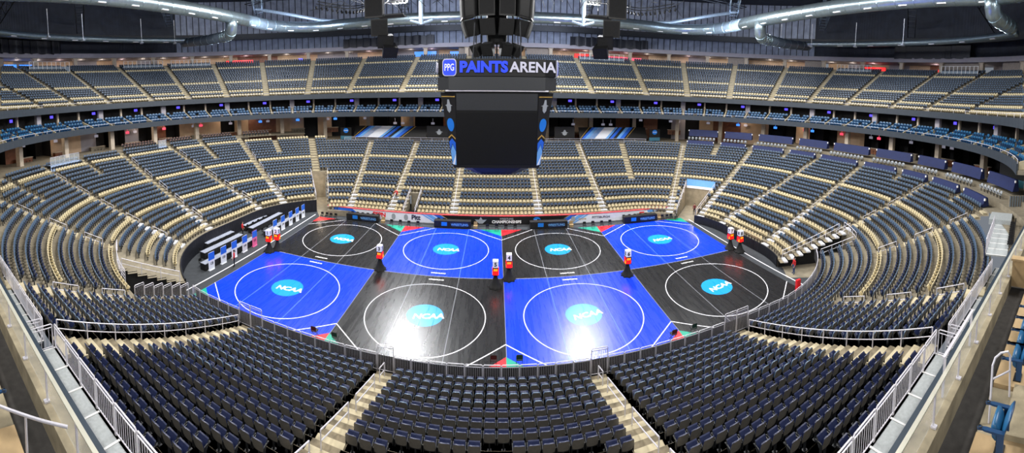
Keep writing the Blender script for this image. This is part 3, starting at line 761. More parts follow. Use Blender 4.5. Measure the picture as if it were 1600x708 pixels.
# rails over the two near tunnels and the end cuts
def rail_run(pts,H,label,name='guardrail',grp=None,post=1.4,r=.03,mids=(.55,)):
    """a continuous rail on posts following a line of floor points"""
    root=thing(name,label,'railing',(0,0,0),0,grp)
    m=MB(); m.tube([(p[0],p[1],p[2]+H) for p in pts],r,6); m.build('top_rail',M_steel,root)
    for q in mids:
        m=MB(); m.tube([(p[0],p[1],p[2]+H*q) for p in pts],r*.8,6); m.build('middle_rail',M_steel,root)
    P=[Vector(p) for p in pts]; d=0; last=None; tot=0
    tl=sum((b-a).length for a,b in zip(P[:-1],P[1:])); npst=max(1,round(tl/post)); targets=[tl*i/npst for i in range(npst+1)]
    acc=0; ti=0
    for a,b in zip(P[:-1],P[1:]):
        ln=(b-a).length
        while ti<len(targets) and targets[ti]<=acc+ln+1e-6:
            p=a+(b-a)*((targets[ti]-acc)/ln if ln else 0)
            m=MB(); m.tube([p,(p.x,p.y,p.z+H)],r*.95,6); m.build('post',M_steel,root); ti+=1
        acc+=ln
    return root
def bowl_pt(spec,R,off=0.,dz=0.):
    x,y,nx,ny=ring_pos(ring_s(spec,R,LOW)+off,R,LOW); return (x,y,dz)
def stair_line(spec,r0,r1,off,st=1):
    return [bowl_pt(spec,rowR(n)-.1,off,rowZ(n)) for n in range(r0,r1+1,st)]
for i in range(6):
    R=rowR(5)-.4+i*.85; a=bowl_pt(('x',-21.9,-1),R+.42,0)
    place_panel((a[0],a[1],rowZ(5+i)+.05),PI/2,.86,1.2,5,f'steel rail panel on the wall of the left tunnel, {ordw(i+1)} from the floor','left tunnel rail panels')
rail_run([bowl_pt(('a',a),rowR(11)-.6,0,rowZ(11)) for a in np.arange(-127,-104,3.)],1.05,'steel rail along the row above the left floor tunnel',mids=(.3,.55,.8))
rail_run(stair_line(('a',-116),4,10,0),1.0,'steel rail sloping down the cut end of the left bleachers',post=1.7)
rail_run(stair_line(('a',-25),1,9,0),1.0,'steel rail sloping down the cut end of the right bleachers',post=1.7)
rail_run(stair_line(('a',-39.6),5,9,0),1.0,'steel rail on the wall of the near right tunnel',post=1.2)
rail_run([bowl_pt(('a',a),rowR(10)-.6,0,rowZ(10)) for a in np.arange(-39,-25.4,2.)],1.0,'steel rail along the row above the near right tunnel')
for aa,nm in ((116.5,'right wall of the far left tunnel'),(125,'left wall of the far left tunnel')): rail_run(stair_line(('a',aa),4,12,0),1.0,f'steel rail on the {nm}',post=2)
for aa,nm in ((33.5,'right wall of the far right tunnel'),(50,'left wall of the far right tunnel')): rail_run(stair_line(('a',aa),1,9,0),1.0,f'steel rail on the {nm}',post=2)
# long rails down the wide side stairs
rail_run(stair_line(('x',-15.5,-1),5,20,-.75),.95,'long steel rail down the left side of the near left stairs',post=1.75)
rail_run(stair_line(('x',15.5,-1),5,20,.75),.95,'long steel rail down the right side of the near right stairs',post=1.75)
def loop_rail(pts,label,grp,H=.95,r=.03):
    root=thing('stair_handrail',label,'handrail',(0,0,0),0,grp)
    P=[Vector(p) for p in pts]; up=Vector((0,0,H)); a,b=P[0],P[-1]
    m=MB(); m.tube([a,a+up*.96]+[p+up for p in P]+[b+up*.96,b],r,6); m.build('bent_rail',M_steel,root)
    m=MB(); m.tube([p+up*.55 for p in P],r*.9,6); m.build('middle_rail',M_steel,root)
for nm,spec,side in (('left centre stairs',('x',-5.95,-1),.0),('right centre stairs',('x',5.8,-1),.0)):
    for i,(r0,r1) in enumerate(((5,6),(7,10),(11,14),(15,18))):
        loop_rail(stair_line(spec,r0,r1,side),f'steel handrail loop on the near {nm}, {ordw(i+1)} up from the floor','handrails on the near stairs')
AISLE_RAILS=[('LF',('a',-152.5),6,26,'left end aisle by near corner'),('LH',('a',-127.5),12,24,'near left corner aisle'),('NB',('x',-21.7,-1),12,21,'aisle above the left tunnel'),
 ('LD',('y',-3.8,-1),6,26,'left end middle aisle'),('LC',('y',6.2,-1),6,26,'left end farther aisle'),('LB',('a',148.5),6,25,'far left corner aisle'),
 ('RF',('a',-27),8,22,'right end aisle by near corner'),('RH',('a',-53),11,22,'near right corner aisle'),('ND',('x',21.7,-1),10,21,'aisle above the right tunnel'),
 ('RD',('y',-3.9,1),2,22,'right end nearer middle aisle'),('RA',('y',4.9,1),2,22,'right end farther middle aisle'),('RB',('a',29.5),2,22,'far right corner aisle')]
for nm,spec,r0,r1,w in AISLE_RAILS:
    for i,n in enumerate(range(r0,r1-1,4)):
        loop_rail(stair_line(spec,n,n+2,.45 if nm in('LF','LH','NB') else -.45),f'short steel handrail on the {w}, {ordw(i+1)} up from the floor','short aisle handrails')
for nm,spec in (('aisle by the left tunnel',('a',99)),('second far aisle from left',('x',-14.7,1)),('third far aisle from left',('x',-5.7,1)),('third far aisle from right',('x',6.2,1)),('second far aisle from right',('x',15.6,1)),('aisle by the right tunnel',('a',56))):
    rail_run(stair_line(spec,2,22,0.,2),.92,f'long centre handrail on the {nm}',name='stair_handrail',post=3.2,mids=())

# ------------------------------------------------------------------ near walkway, parapet and box seats by the camera
YW0,YW1=-29.5,-31.75
ZW=7.95
def walkway(x0,x1,z,lab):
    r=thing('walkway_deck',f'grey grating walkway {lab}','walkway',((x0+x1)/2,(YW0+YW1)/2,z))
    L=abs(x1-x0); m=MB(); m.box((0,0,-.05),(L,YW0-YW1,.1)); m.build('deck',M_grate,r)
    n=round(L/1.25)
    for i in range(n+1):
        m=MB(); m.box((-L/2+L*i/n,0,.012),(.07,YW0-YW1,.02)); m.build('joint_strip',M_white,r)
    m=MB(); m.box((0,(YW0-YW1)/2-.03,-.3),(L,.06,.6)); m.build('edge_beam',M_iron,r)
    return r
for sg,w in ((-1,'left'),(1,'right')):
    xa,xb=(-15.2,-3.9) if sg<0 else (13.6,2.3)
    walkway(xa,xb,ZW,f'below the {w} parapet, nearer stretch'); xc=xa+sg*9.6
    walkway(xa+sg*1.5,xc+sg*1.4,ZW-.55,f'below the {w} parapet, farther stretch')
    n=8; 
    for i in range(n):
        x=xa-sg*(.6+i*1.2); place_panel((x,YW0,ZW),0,1.2,1.05,9,f'steel rail panel edging the {w} walkway, {ordw(i+1)} from its far end','walkway rail panels')
    for i in range(7):
        x=xa+sg*(2.1+i*1.2); place_panel((x,YW0,ZW-.55),0,1.2,1.05,9,f'steel rail panel edging the farther {w} walkway, {ordw(i+1)} from the step','walkway rail panels')
    place_panel((xa,(YW0+YW1)/2,ZW),PI/2,2.1,1.05,11,f'steel rail panel across the end of the {w} walkway','walkway rail panels')
    place_panel((xa+sg*1.5,(YW0+YW1)/2,ZW-.55),PI/2,2.1,1.05,11,f'steel rail panel across the farther {w} walkway','walkway rail panels')
r=thing('walkway_deck','grey grating walkway curving past the right corner seats','walkway',(28.2,-29.0,8.3),math.radians(8))
m=MB(); m.box((0,0,-.05),(7.2,1.5,.1)); m.build('deck',M_grate,r)
for i in range(7): m=MB(); m.box((-3.6+1.2*i,0,.012),(.07,1.5,.02)); m.build('joint_strip',M_white,r)
m=MB(); m.box((3.6+1.3,.35,.22),(2.5,2.0,.5)); m.build('end_platform',M_grate,r)
for i in range(5): 
    x=24.9+1.2*i*math.cos(math.radians(8)); place_panel((x+.4,-28.62+.16*i,8.3),math.radians(8),1.2,1.05,9,f'steel rail panel along the far right corner walkway, {ordw(i+1)} from the camera','walkway rail panels')
for i in range(11): chair((26.2+.55*i,-30.15+.08*i,8.25),0,f'black chair in the line beyond the right corner walkway, {ordw(i+1)} from the camera','chairs by the right corner walkway')
mb=MB(); mb.box((34,-31,8.15),(17,4.2,.2)); o=mb.build('floor_corner',M_concd); o['kind']='structure'
r=thing('slatted_end_wall','grey slatted half wall at the end of the right corner platform','wall panel',(36.9,-29.4,8.95),math.radians(-56))
m=MB(); m.box((0,0,.5),(3.2,.15,1.3)); m.build('wall_board',M_concd,r)
for i in range(12): m=MB(); m.box((-1.5+.27*i,-.09,.5),(.12,.05,1.25)); m.build('slat',M_plat,r)
for x0,nm in ((-12.75,'left'),(-11.05,'right')): rail_run(stair_line(('x',x0,1),1,7,0),1.0,f'steel rail on the {nm} wall of the far stairwell',post=1.8)
ZF=11.0
xL,xR=-27,26.5
mb=MB(); mb.box(((xL+xR)/2,-31.9,9.4),(xR-xL,.16,3.55)); mb.box(((xL+xR)/2,-32.06,ZF+.0),(xR-xL,.46,.84)); struct('parapet_wall',mb,M_ledge)
mb=MB(); mb.box(((xL+xR)/2,-34.2,ZF-.25),(xR-xL,3.9,.2)); struct('floor_boxes',mb,M_carpet)
mb=MB(); mb.box(((xL+xR)/2,-31.68,ZF-.36),(xR-xL,.28,1.1)); tag(mb.build('ribbon_board',mat('navy ribbon board','#2b3947',.5,var=.1)),'dark slate ribbon board along the outside of the near parapet','ribbon board')
def glass_rail(x0,x1,z,y,lab):
    r=thing('glass_railing',lab,'railing',((x0+x1)/2,y,z)); L=x1-x0
    m=MB(); m.box((0,0,.72),(L,.09,.035)); m.build('top_rail',mat('pale metal cap','#d5d3c4',.35,.4,var=.06),r)
    n=max(2,round(L/1.55))
    for i in range(n+1):
        x=-L/2+.05+(L-.1)*i/n; m=MB(); m.box((x,-.03,.36),(.05,.035,.72)); m.box((x,-.05,.02),(.1,.12,.04)); m.build('post',M_steel,r)
    for i in range(n):
        m=MB(); w=(L-.1)/n; m.box((-L/2+.05+w*(i+.5),.02,.36),(w-.02,.012,.66)); m.build('glass_panel',M_glass,r)
glass_rail(-26,-3.8,ZF+.42,-32.14,'long glass railing with pale metal cap on the left parapet')
glass_rail(3.2,25.5,ZF+.42,-32.14,'long glass railing with pale metal cap on the right parapet')
# raised upper bar on the right parapet
r=thing('guard_bar','flat pale metal guard bar raised above the right glass railing','railing',(0,0,0))
m=MB(); m.box((8.3,-32.05,12.42),(2.3,.07,.04)); m.build('top_bar',M_steel,r)
for x in (7.25,9.35):
    m=MB(); m.box((x,-32.05,11.93),(.05,.05,.98)); m.build('post',M_steel,r)
# box platforms with steps, right and left
def step_block(name,lab,boxes,m=M_woodst):
    mb=MB()
    for b in boxes: mb.box(*b)
    o=mb.build(name,m); o['kind']='structure'; return o
for sg in (-1,1):
    X=lambda v: (v+.8)*sg-.8
    step_block('seat_riser','',[((X(6.0)+0,-33.75,ZF+.14),(1.7,1.5,.28)),((X(11.2),-33.75,ZF+.14),(5.6,1.5,.28))])
    step_block('box_step','',[((X(7.6),-33.3,ZF+.1),(1.5,.62,.2)),((X(7.6),-33.85,ZF+.2),(1.5,.6,.4)),((X(7.6),-34.4,ZF+.3),(1.5,.6,.6))],M_ledge)
    for j,x in enumerate((14.6,)):
        step_block('partition_wall','',[((X(x),-33.9,ZF+.55),(.3,3.2,1.1)),((X(x),-33.9,ZF+1.12),(.42,3.3,.08))],M_woodst)
def box_seat(x,y,z,lab):
    r=thing('padded_box_seat',lab,'seat',(x,y,z),0,'blue box seats beside the camera')
    b=MB(); nx,nz=9,9; w=.29
    def P(i,k,o):
        u=-1+2*i/(nx-1); t=k/(nz-1); ww=w*(1-.12*max(0,t-.7)/.3-.06*(1-t)); zz=.42+.52*t-(.05*abs(u)**3)*t; bulge=.05*(1-u**4)*(1-(2*t-1)**4)
        return (u*ww, .02-.16*t+(bulge if o>0 else -.03-.02*(1-u*u)), zz)
    vs=[P(i,k,1) for k in range(nz) for i in range(nx)]+[P(i,k,-1) for k in range(nz) for i in range(nx)]; o=nx*nz; f0=[];f1=[]
    for k in range(nz-1):
        for i in range(nx-1):
            a=k*nx+i; f0.append((a,a+1,a+1+nx,a+nx)); f1.append((o+a,o+a+nx,o+a+nx+1,o+a+1))
    rim=[k*nx for k in range(nz)]+[(nz-1)*nx+i for i in range(1,nx)]+[k*nx+nx-1 for k in range(nz-2,-1,-1)]+[i for i in range(nx-2,0,-1)]
    for a,c in zip(rim,rim[1:]+rim[:1]): f1.append((a,c,o+c,o+a))
    b.add(vs,f0,0); b.add(vs and [], []) ; b.f+= [tuple(q) for q in f1]; b.mi+=[1]*len(f1)
    b.build('backrest',[M_blue,M_blueD],r,smooth=True)
    c=MB(); pr=[(.03,.40),(.02,.50),(.06,.66),(.13,.74),(.19,.74),(.22,.64),(.19,.46),(.12,.40)]; k=len(pr)
    V=[];F=[]
    for q,(xs,sc) in enumerate(((-.26,.85),(-.22,1),(0,1.05),(.22,1),(.26,.85))):
        V+=[(xs,.12+(y-.12)*sc,.56+(zz-.56)*sc) for y,zz in pr]
    for q in range(4):
        for i in range(k): F.append((q*k+i,q*k+(i+1)%k,(q+1)*k+(i+1)%k,(q+1)*k+i))
    F+= [tuple(range(k)),tuple(reversed(range(4*k,5*k)))]
    c.add(V,F); c.build('seat_cushion',M_blue,r,smooth=True)
    for sx in (-1,1):
        a=MB(); a.prism([(-.05,-.08+0),(.04,-.08),(.045,.30),(.03,.36),(.05,.44),(0,.47),(-.05,.44),(-.03,.36),(-.045,.30)],.64,.68,axis='z')
        a.v=[(sx*.335+x,y,z) for x,y,z in a.v]; a.box((sx*.335,.0,.42),(.04,.14,.48)); am=a.build('armrest',M_blueD,r)
        q=MB(); q.tube([(sx*.335+.038*math.cos(t),.415+.038*math.sin(t),.685) for t in np.linspace(0,2*PI,14)[:-1]],.01,5,closed=True); q.build('cup_ring',M_blackp,am)
    l=MB(); l.box((0,.05,.21),(.08,.08,.42)); l.box((0,.06,.40),(.6,.07,.05)); l.box((0,.06,.015),(.3,.2,.03)); l.build('pedestal',M_iron,r)
zs=ZF+.28
box_seat(6.55,-33.62,zs,'padded blue box seat nearest the camera, at the bottom right corner')
box_seat(8.75,-33.62,zs,'padded blue box seat just beyond the hooped grab rail on the right')
box_seat(9.42,-33.62,zs,'second padded blue box seat beyond the hooped grab rail')
box_seat(10.1,-33.62,zs,'third padded blue box seat beyond the hooped grab rail')
box_seat(10.78,-33.62,zs,'fourth padded blue box seat beyond the hooped grab rail')
box_seat(-8.95,-33.55,zs,'padded blue box seat at the lower left edge behind the handrail')
r=thing('grab_rail','hooped metal grab rail on the box steps at lower right','handrail',(0,0,0))
m=MB(); m.tube([(7.25,-33.18,ZF+.2),(7.6,-33.1,12.25),(7.66,-33.14,12.4),(7.78,-33.24,12.46),(7.92,-33.38,12.44),(7.98,-33.44,12.3),(7.9,-33.5,ZF+.4)],.026,8); m.build('hoop',M_steel,r)
m=MB(); m.tube([(7.52,-33.12,11.98),(7.95,-33.46,11.98)],.022,8); m.build('cross_bar',M_steel,r)
r=thing('handrail','curved metal handrail beside the box steps at lower left','handrail',(0,0,0))
m=MB(); m.tube([(-8.3,-33.75,12.25),(-7.9,-33.4,12.22),(-7.3,-32.75,12.2),(-6.98,-32.35,12.17)],.03,8); m.build('rail',M_steel,r)
m=MB(); m.tube([(-7.52,-32.98,12.2),(-7.62,-32.98,ZF+.05)],.026,8); m.lathe([(.07,0),(.07,.03),(.03,.04)],(-7.62,-32.98,ZF),10); m.build('post',M_steel,r)
# ------------------------------------------------------------------ upper tiers
def arc_specs(ring,a0,a1,step=2.5):
    """ring positions from angle a0 counter-clockwise to a1 (degrees, a1>a0), straight parts included"""
    return lambda R: [ring_s(('a',a0),R,ring)+(ring_s(('a',a1%360),R,ring)-ring_s(('a',a0),R,ring))%(4*ring[0]+4*ring[1]+2*PI*R)*i/160 for i in range(161)]
def ring_sheet(mb,ring,prof,a0=-76,a1=254,mi=0,closed=False):
    sp=arc_specs(ring,a0,a1); cols=[]
    for r,z in prof:
        cols.append([(*ring_pos(s,r,ring)[:2],z) for s in sp(r)])
    k=len(cols[0]); o=len(mb.v)
    for c in cols: mb.v.extend(c)
    m=len(cols)
    for j in range(m if closed else m-1):
        j2=(j+1)%m
        for i in range(k-1): mb.f.append((o+j*k+i,o+j*k+i+1,o+j2*k+i+1,o+j2*k+i)); mb.mi.append(mi)
    if closed:
        mb.f.append(tuple(o+j*k for j in range(m))); mb.mi.append(mi); mb.f.append(tuple(o+j*k+k-1 for j in reversed(range(m)))); mb.mi.append(mi)
    return mb
def up_prof():
    p=[]
    for n in range(1,22): p+=[(UPR(n)-.55,UPZ(n)),(UPR(n)+.27,UPZ(n))]
    return p
UPTOP=UPZ(22)
struct('upper_terrace',ring_sheet(MB(),UPP,[(31.15,UPZ(1))]+up_prof()+[(UPR(21)+.28,UPTOP),(54,UPTOP)]),M_conc)
struct('upper_fascia',ring_sheet(MB(),UPP,[(31,17.0),(31,17.95),(31.12,17.95),(31.12,17.1),(42.5,17.1),(42.5,17.0)],closed=True),M_fascia)
struct('suite_fascia',ring_sheet(MB(),SUI,[(31,13.4),(31,14.32),(31.14,14.32),(31.14,13.4)],closed=True),M_fascia)
struct('suite_deck',ring_sheet(MB(),SUI,[(31.05,13.42),(31.05,13.75),(32.1,13.75),(32.1,14.17),(33.0,14.17),(33.0,14.59),(37.5,14.59),(40.5,14.0),(40.5,13.42)],closed=True),M_concd)
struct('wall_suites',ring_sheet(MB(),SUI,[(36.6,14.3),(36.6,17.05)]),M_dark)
for nm,spec,r0,r1,w,_ in UPPER_AISLES:                      # upper stairs
    mb=MB()
    for n in range(1,22):
        R=UPR(n)-.55+.6; s=ring_s(spec,R,UPP); x,y,nx,ny=ring_pos(s,R,UPP)
        if y<-31: continue
        zt=UPZ(n)+.2; mb.box((x,y,(UPZ(n)+zt)/2),(1.1,.41,.2),math.atan2(ny,nx)-PI/2); mb.box((x-nx*.41,y-ny*.41,UPZ(n)+.012),(1.1,.4,.02),math.atan2(ny,nx)-PI/2)
    if mb.v: struct('aisle_stair',mb,M_step)
# front rails of both tiers
def tier_rail(ring,R,z,lab,h=.3,a0=-76,a1=254):
    sp=arc_specs(ring,a0,a1)(R); root=thing('tier_front_rail',lab,'railing')
    P=[(*ring_pos(s,R,ring)[:2],z+h) for s in sp]
    m=MB(); m.tube(P,.028,5); m.build('top_rail',M_steel,root)
    m=MB()
    for p in P[::2]: m.box((p[0],p[1],z+h/2),(.035,.035,h))
    o=m.build('post_row',M_steel,root); o['kind']='stuff'
tier_rail(UPP,31.06,17.95,'thin steel rail along the front of the upper deck',.42)
tier_rail(SUI,31.07,14.32,'thin steel rail along the front of the suite level',.32)

# suites: dividing walls, posts, seats, screens
def ring_frac(ring,R,a0,a1,step):
    s0=ring_s(('a',a0),R,ring); L=4*ring[0]+4*ring[1]+2*PI*R; tot=(ring_s(('a',a1%360),R,ring)-s0)%L; n=int(tot/step)
    return [s0+tot*i/n for i in range(n+1)]
divs=ring_frac(SUI,33,-75,253,4.3)
m_div=MB(); m_div.hexa([(-.09,0,0),(.09,0,0),(.09,3.3,.3),(-.09,3.3,.3)],[(-.09,0,.65),(.09,0,.65),(.09,3.3,1.75),(-.09,3.3,1.75)])
ME_div=m_div.mesh('suite_divider',M_step)
m_post=MB(); m_post.box((0,3.5,1.5),(.32,.32,3.2)); ME_post=m_post.mesh('suite_post',M_pillar)
m_postw=MB(); m_postw.box((0,3.3,1.5),(.95,.5,3.2)); ME_postw=m_postw.mesh('suite_column',M_wallw)
for i,s in enumerate(divs):
    R=31.25; s2=s*1.0; x,y,nx,ny=ring_pos(ring_s(('a',0),R,SUI),R,SUI) if False else ring_pos(s,33,SUI)
    x-=nx*1.75; y-=ny*1.75; rz=math.atan2(ny,nx)-PI/2
    o=link('suite_divider',ME_div,None,(x,y,13.75)); o.rotation_euler=(0,0,rz); o['kind']='structure'
    o=link('suite_column' if i%3==1 else 'suite_post',ME_postw if i%3==1 else ME_post,None,(x,y,13.8)); o.rotation_euler=(0,0,rz); o['kind']='structure'
suite=[]
for i,(a,b) in enumerate(zip(divs[:-1],divs[1:])):
    for k in range(3):
        R=31.75+.9*k
        for q in range(6):
            if (i*7+q*3+k)%11==0: continue
            f=(a+(b-a)*((q+.75)/6.9+.03)); x,y,nx,ny=ring_pos(f,33,SUI); d=33-R; x-=nx*d; y-=ny*d
            suite.append((x,y,13.78+.42*k,math.atan2(-ny,-nx)-PI/2,k,i,q))
suite=[s for s in suite if inframe(s)]; suite.sort(key=camdist)
SUS=MB(); SUS.add([tuple(c*1.14 for c in v) for v in LOWS.v],LOWS.f); SUS.mi=list(LOWS.mi)
MES=SUS.mesh('suite_seat',[M_blue,M_blueD,M_iron,M_blueD,M_blueD])
for s in suite[:300]:
    o=link('suite_seat',MES,None,s[:3]); o.rotation_euler=(0,0,s[3])
    side='right' if s[0]>0 else 'left'
    bx=s[5]+1 if s[0]>0 else len(divs)-1-s[5]
    tag(o,f'blue suite seat, {ordw(s[6]+1)} from right, {ordw(s[4]+1)} row, {ordw(bx)} suite from the {side} edge','seat','blue suite seats nearest the camera')
o=stuff_mesh('suite_seat',SUS,[(*s[:4],1.) for s in suite[300:]],[M_blue,M_blueD,M_iron,M_blueD,M_blueD])
tag(o,'many blue suite seats in the farther boxes below the upper deck','seats',kind='stuff')
tvs=[s for i,s in enumerate(divs) if i%2==0]
for i,s in enumerate(tvs):
    x,y,nx,ny=ring_pos(s+1.1,33,SUI); r=thing('wall_screen',f'small violet lit screen hanging at the back of the suites, {ordw(i+1)} counting from right','screen',(x+nx*1.9,y+ny*1.9,16.45),math.atan2(-ny,-nx)+PI/2,'screens in the suites')
    m=MB(); m.box((0,0,0),(.78,.06,.5)); b=m.build('housing',M_blackp,r); m=MB(); m.box((0,-.035,0),(.7,.012,.42)); m.build('lit_panel',M_tvb,r)
    m=MB(); m.tube([(0,0,.25),(0,0,.6)],.025,5); m.build('mount',M_iron,r)

# ------------------------------------------------------------------ concourse under the suites
mb=MB(); ring_sheet(mb,LOW,[(rowR(23)+.3,rowZ(24)-.02),(40.5,rowZ(24)-.02)],30,124); struct('floor_concourse',mb,M_conc)
mb=MB(); ring_sheet(mb,LOW,[(rowR(27)+.3,rowZ(28)),(44,rowZ(28))],124,250); ring_sheet(mb,LOW,[(rowR(23)+.3,rowZ(24)),(rowR(25)+.3,rowZ(24)),(rowR(25)+.3,9.0),(rowR(27)+.2,9.0),(rowR(27)+.2,rowZ(27)),(44,rowZ(27))],-72,31); struct('floor_concourse',mb,M_conc)
random.seed(11)
cw=ring_frac(LOW,39.5,-64,240,3.1)
kinds=[]
mbs={k:MB() for k in ('beige','dark','wood','white','red')}
for i,(a,b) in enumerate(zip(cw[:-1],cw[1:])):
    k=random.choice(['beige','dark','dark','wood','dark','white','beige','dark','dark'])
    R=39.5 if k!='dark' else 42.5
    p=ring_pos(a,39.5,LOW); q=ring_pos(b,39.5,LOW)
    def at(t,e): return (t[0]+t[2]*e,t[1]+t[3]*e)
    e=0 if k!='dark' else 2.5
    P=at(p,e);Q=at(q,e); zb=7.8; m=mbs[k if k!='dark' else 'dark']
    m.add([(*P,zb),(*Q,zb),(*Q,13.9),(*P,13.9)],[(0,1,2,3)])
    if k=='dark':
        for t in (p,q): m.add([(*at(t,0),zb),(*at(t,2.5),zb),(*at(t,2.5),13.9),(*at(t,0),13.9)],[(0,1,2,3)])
    kinds.append((k,a,b))
for k,m in (('beige',M_wall),('dark',M_dark),('wood',M_wood),('white',M_wallw)): struct('wall_concourse',mbs[k],m)
mp=MB(); mp.box((0,0,2.9),(.75,.75,5.8)); ME_pil=mp.mesh('concourse_pillar',M_pillar)
for s in ring_frac(LOW,36.3,-62,238,9.2):
    x,y,nx,ny=ring_pos(s,36.3,LOW); o=link('concourse_pillar',ME_pil,None,(x,y,7.9)); o.rotation_euler=(0,0,math.atan2(ny,nx)); o['kind']='structure'
def warm(loc,e,col=(1,.78,.58),rad=.4):
    l=bpy.data.lights.new('concourse_lamp_light','POINT'); l.energy=e; l.color=col; l.shadow_soft_size=rad
    o=bpy.data.objects.new('concourse_lamp_light',l); o.location=loc; COL.objects.link(o)
for i,(k,a,b) in enumerate(kinds):
    if k in('beige','white') and i%2==0:
        x,y,nx,ny=ring_pos((a+b)/2,37.6,LOW); warm((x,y,12.9),70)
random.seed(21)
cs=ring_frac(LOW,38.5,-40,215,7.4)
for i,s in enumerate(cs):
    x,y,nx,ny=ring_pos(s,38.5,LOW); zb=9.5 if (x>25 or x<-28) else rowZ(24)
    r=thing('concourse_counter',f'concession counter on the middle concourse, {ordw(i+1)} counting from right','counter',(x,y,zb),math.atan2(ny,nx)-PI/2,'concourse counters')
    m=MB(); m.box((0,0,.5),(2.8,.6,1.0)); m.build('counter_body',M_wood if i%3 else M_concd,r); m=MB(); m.box((0,-.04,1.03),(3.0,.75,.06)); m.build('counter_top',M_pillar,r)
    for k in (-1,0,1):
        if (i+k)%2: m=MB(); m.box((k*.85,.1,2.9),(.75,.06,.45)); m.box((k*.85,.14,3.5),(.05,.04,.9)); m.build('menu_screen',M_pink if (i+k)%5==0 else (M_bluewin if (i+k)%7==0 else M_letg),r)
    for k in (-.9,-.3,.4,1.0): m=MB(); m.lathe([(.16,.62),(.17,.66),(.03,.6),(.03,.04),(.2,0)][::-1],(k,-.75,0),10); m.build('stool',M_iron,r)
# ---- tarpaulins on the right end
act=[a for a in LOWER_AISLES if a[0] in ('F7','RB','RP','RA','RD','RE','RF','RG')]
edges=[('a',56),('a',43),('a',30.5),('a',15.5),('y',4.9,1),('y',-3.9,1),('a',-15),('a',-27),('a',-40.2),('a',-53)]
for lvl,(n0,dzz) in (('lower',(24,.0)),('upper',(28,.4))):
    for i in range(9):
        R0=rowR(n0)-.6; R1=rowR(n0+2)+.1
        mb=MB(); K=10; cols=[]
        for r,z in ((R0,rowZ(n0)+.02+dzz*.3),(R0+.3,rowZ(n0)+1.05+dzz),(R0+.4,rowZ(n0)+1.08+dzz),(R0+.6,rowZ(n0)+1.05+dzz),(R0+.75,rowZ(n0)+.2)):
            sa=ring_s(edges[i],r,LOW)%(4*LOW[0]+4*LOW[1]+2*PI*r); sb=ring_s(edges[i+1],r,LOW); L=4*LOW[0]+4*LOW[1]+2*PI*r
            if sb>sa: sb-=L
            cols.append([(*ring_pos(sa-.75+(sb+.75-sa+.75)*t/K,r,LOW)[:2],z) for t in range(K+1)])
        v=[c for col in cols for c in col]; m=len(cols)
        mb.add(v,[(j*(K+1)+t,j*(K+1)+t+1,(j+1)*(K+1)+t+1,(j+1)*(K+1)+t) for j in range(m-1) for t in range(K)])
        mb.add([],[]); mb.f.append(tuple(j*(K+1) for j in range(m))); mb.mi.append(0); mb.f.append(tuple(j*(K+1)+K for j in range(m))); mb.mi.append(0)
        r=thing('seat_tarpaulin',f'navy tarpaulin stretched over {lvl} back seats of the right end, {ordw(i+1)} from the far side','tarpaulin',(0,0,0),0,'navy seat tarpaulins')
        mb.build('tarp_sheet',M_tarp,r)
        for t,(u) in enumerate((.05,.95)):
            c0,c1=cols[1],cols[0]; j=int(round(u*K)); a=Vector(c0[j]); nx,ny=0,0
            x,y,nx,ny=a.x,a.y,*(Vector((X0-a.x,Y0-a.y)).normalized()); m2=MB(); m2.box((x+nx*.04,y+ny*.04,a.z-.2),(.16,.16,.24),math.atan2(ny,nx)); m2.build('white_corner_mark',M_white,r)
        if lvl=='lower':                                    # loose chairs on the platform behind each lower tarpaulin
            rr=rowR(26)+.3; sa=ring_s(edges[i],rr,LOW); sb=ring_s(edges[i+1],rr,LOW); L=4*LOW[0]+4*LOW[1]+2*PI*rr
            if sb>sa: sb-=L
            n=int((sa-sb-1.4)/.72)
            for q in range(n):
                s=sa-.9-.72*q; x,y,nx,ny=ring_pos(s,rr,LOW)
                o=link('platform_chair',LOWP,None,(x,y,9.01)) if 'LOWP' in globals() else None
                if o is None:
                    LOWP=LOWS.mesh('platform_chair',[M_grey,M_shell,M_iron,M_grey,M_grey]); o=link('platform_chair',LOWP,None,(x,y,9.01))
                o.rotation_euler=(0,0,math.atan2(-ny,-nx)-PI/2)
                tag(o,f'grey platform chair, {ordw(q+1)} from the far end, behind the {ordw(i+1)} lower navy tarpaulin','chair','grey chairs between the tarpaulins')
# brown chairs at the back of the left end
for i,(e0,e1) in enumerate(((('a',136),('a',148)),(('a',149.5),('a',163)),(('a',164),('y',6.2,-1)),(('y',5,-1),('y',-3.2,-1)))):
    for k in (0,1):
        rr=rowR(28+k)+.2; sa=ring_s(e0,rr,LOW)+.8; sb=ring_s(e1,rr,LOW)-.5; n=int((sb-sa)/.62)
        for q in range(n):
            x,y,nx,ny=ring_pos(sa+.62*q,rr,LOW)
            if 'BRW' not in globals(): BRW=LOWS.mesh('brown_chair',[mat('brown chair','#5a4038',.5),M_shell,M_iron,M_under,M_under])
            o=link('lounge_chair',BRW,None,(x,y,rowZ(28)+.01+.25*k)); o.rotation_euler=(0,0,math.atan2(-ny,-nx)-PI/2)
            tag(o,f'brown chair, {ordw(q+1)} from right, {("front","back")[k]} of two rows, {ordw(i+1)} group on the left concourse','chair','brown chairs on the left concourse')
mb=MB(); 
for k in (1,):
    ring_sheet(mb,LOW,[(rowR(29)-.4,rowZ(28)),(rowR(29)-.4,rowZ(28)+.25),(rowR(30)+.2,rowZ(28)+.25)],136,182)
struct('concourse_riser',mb,M_concd)
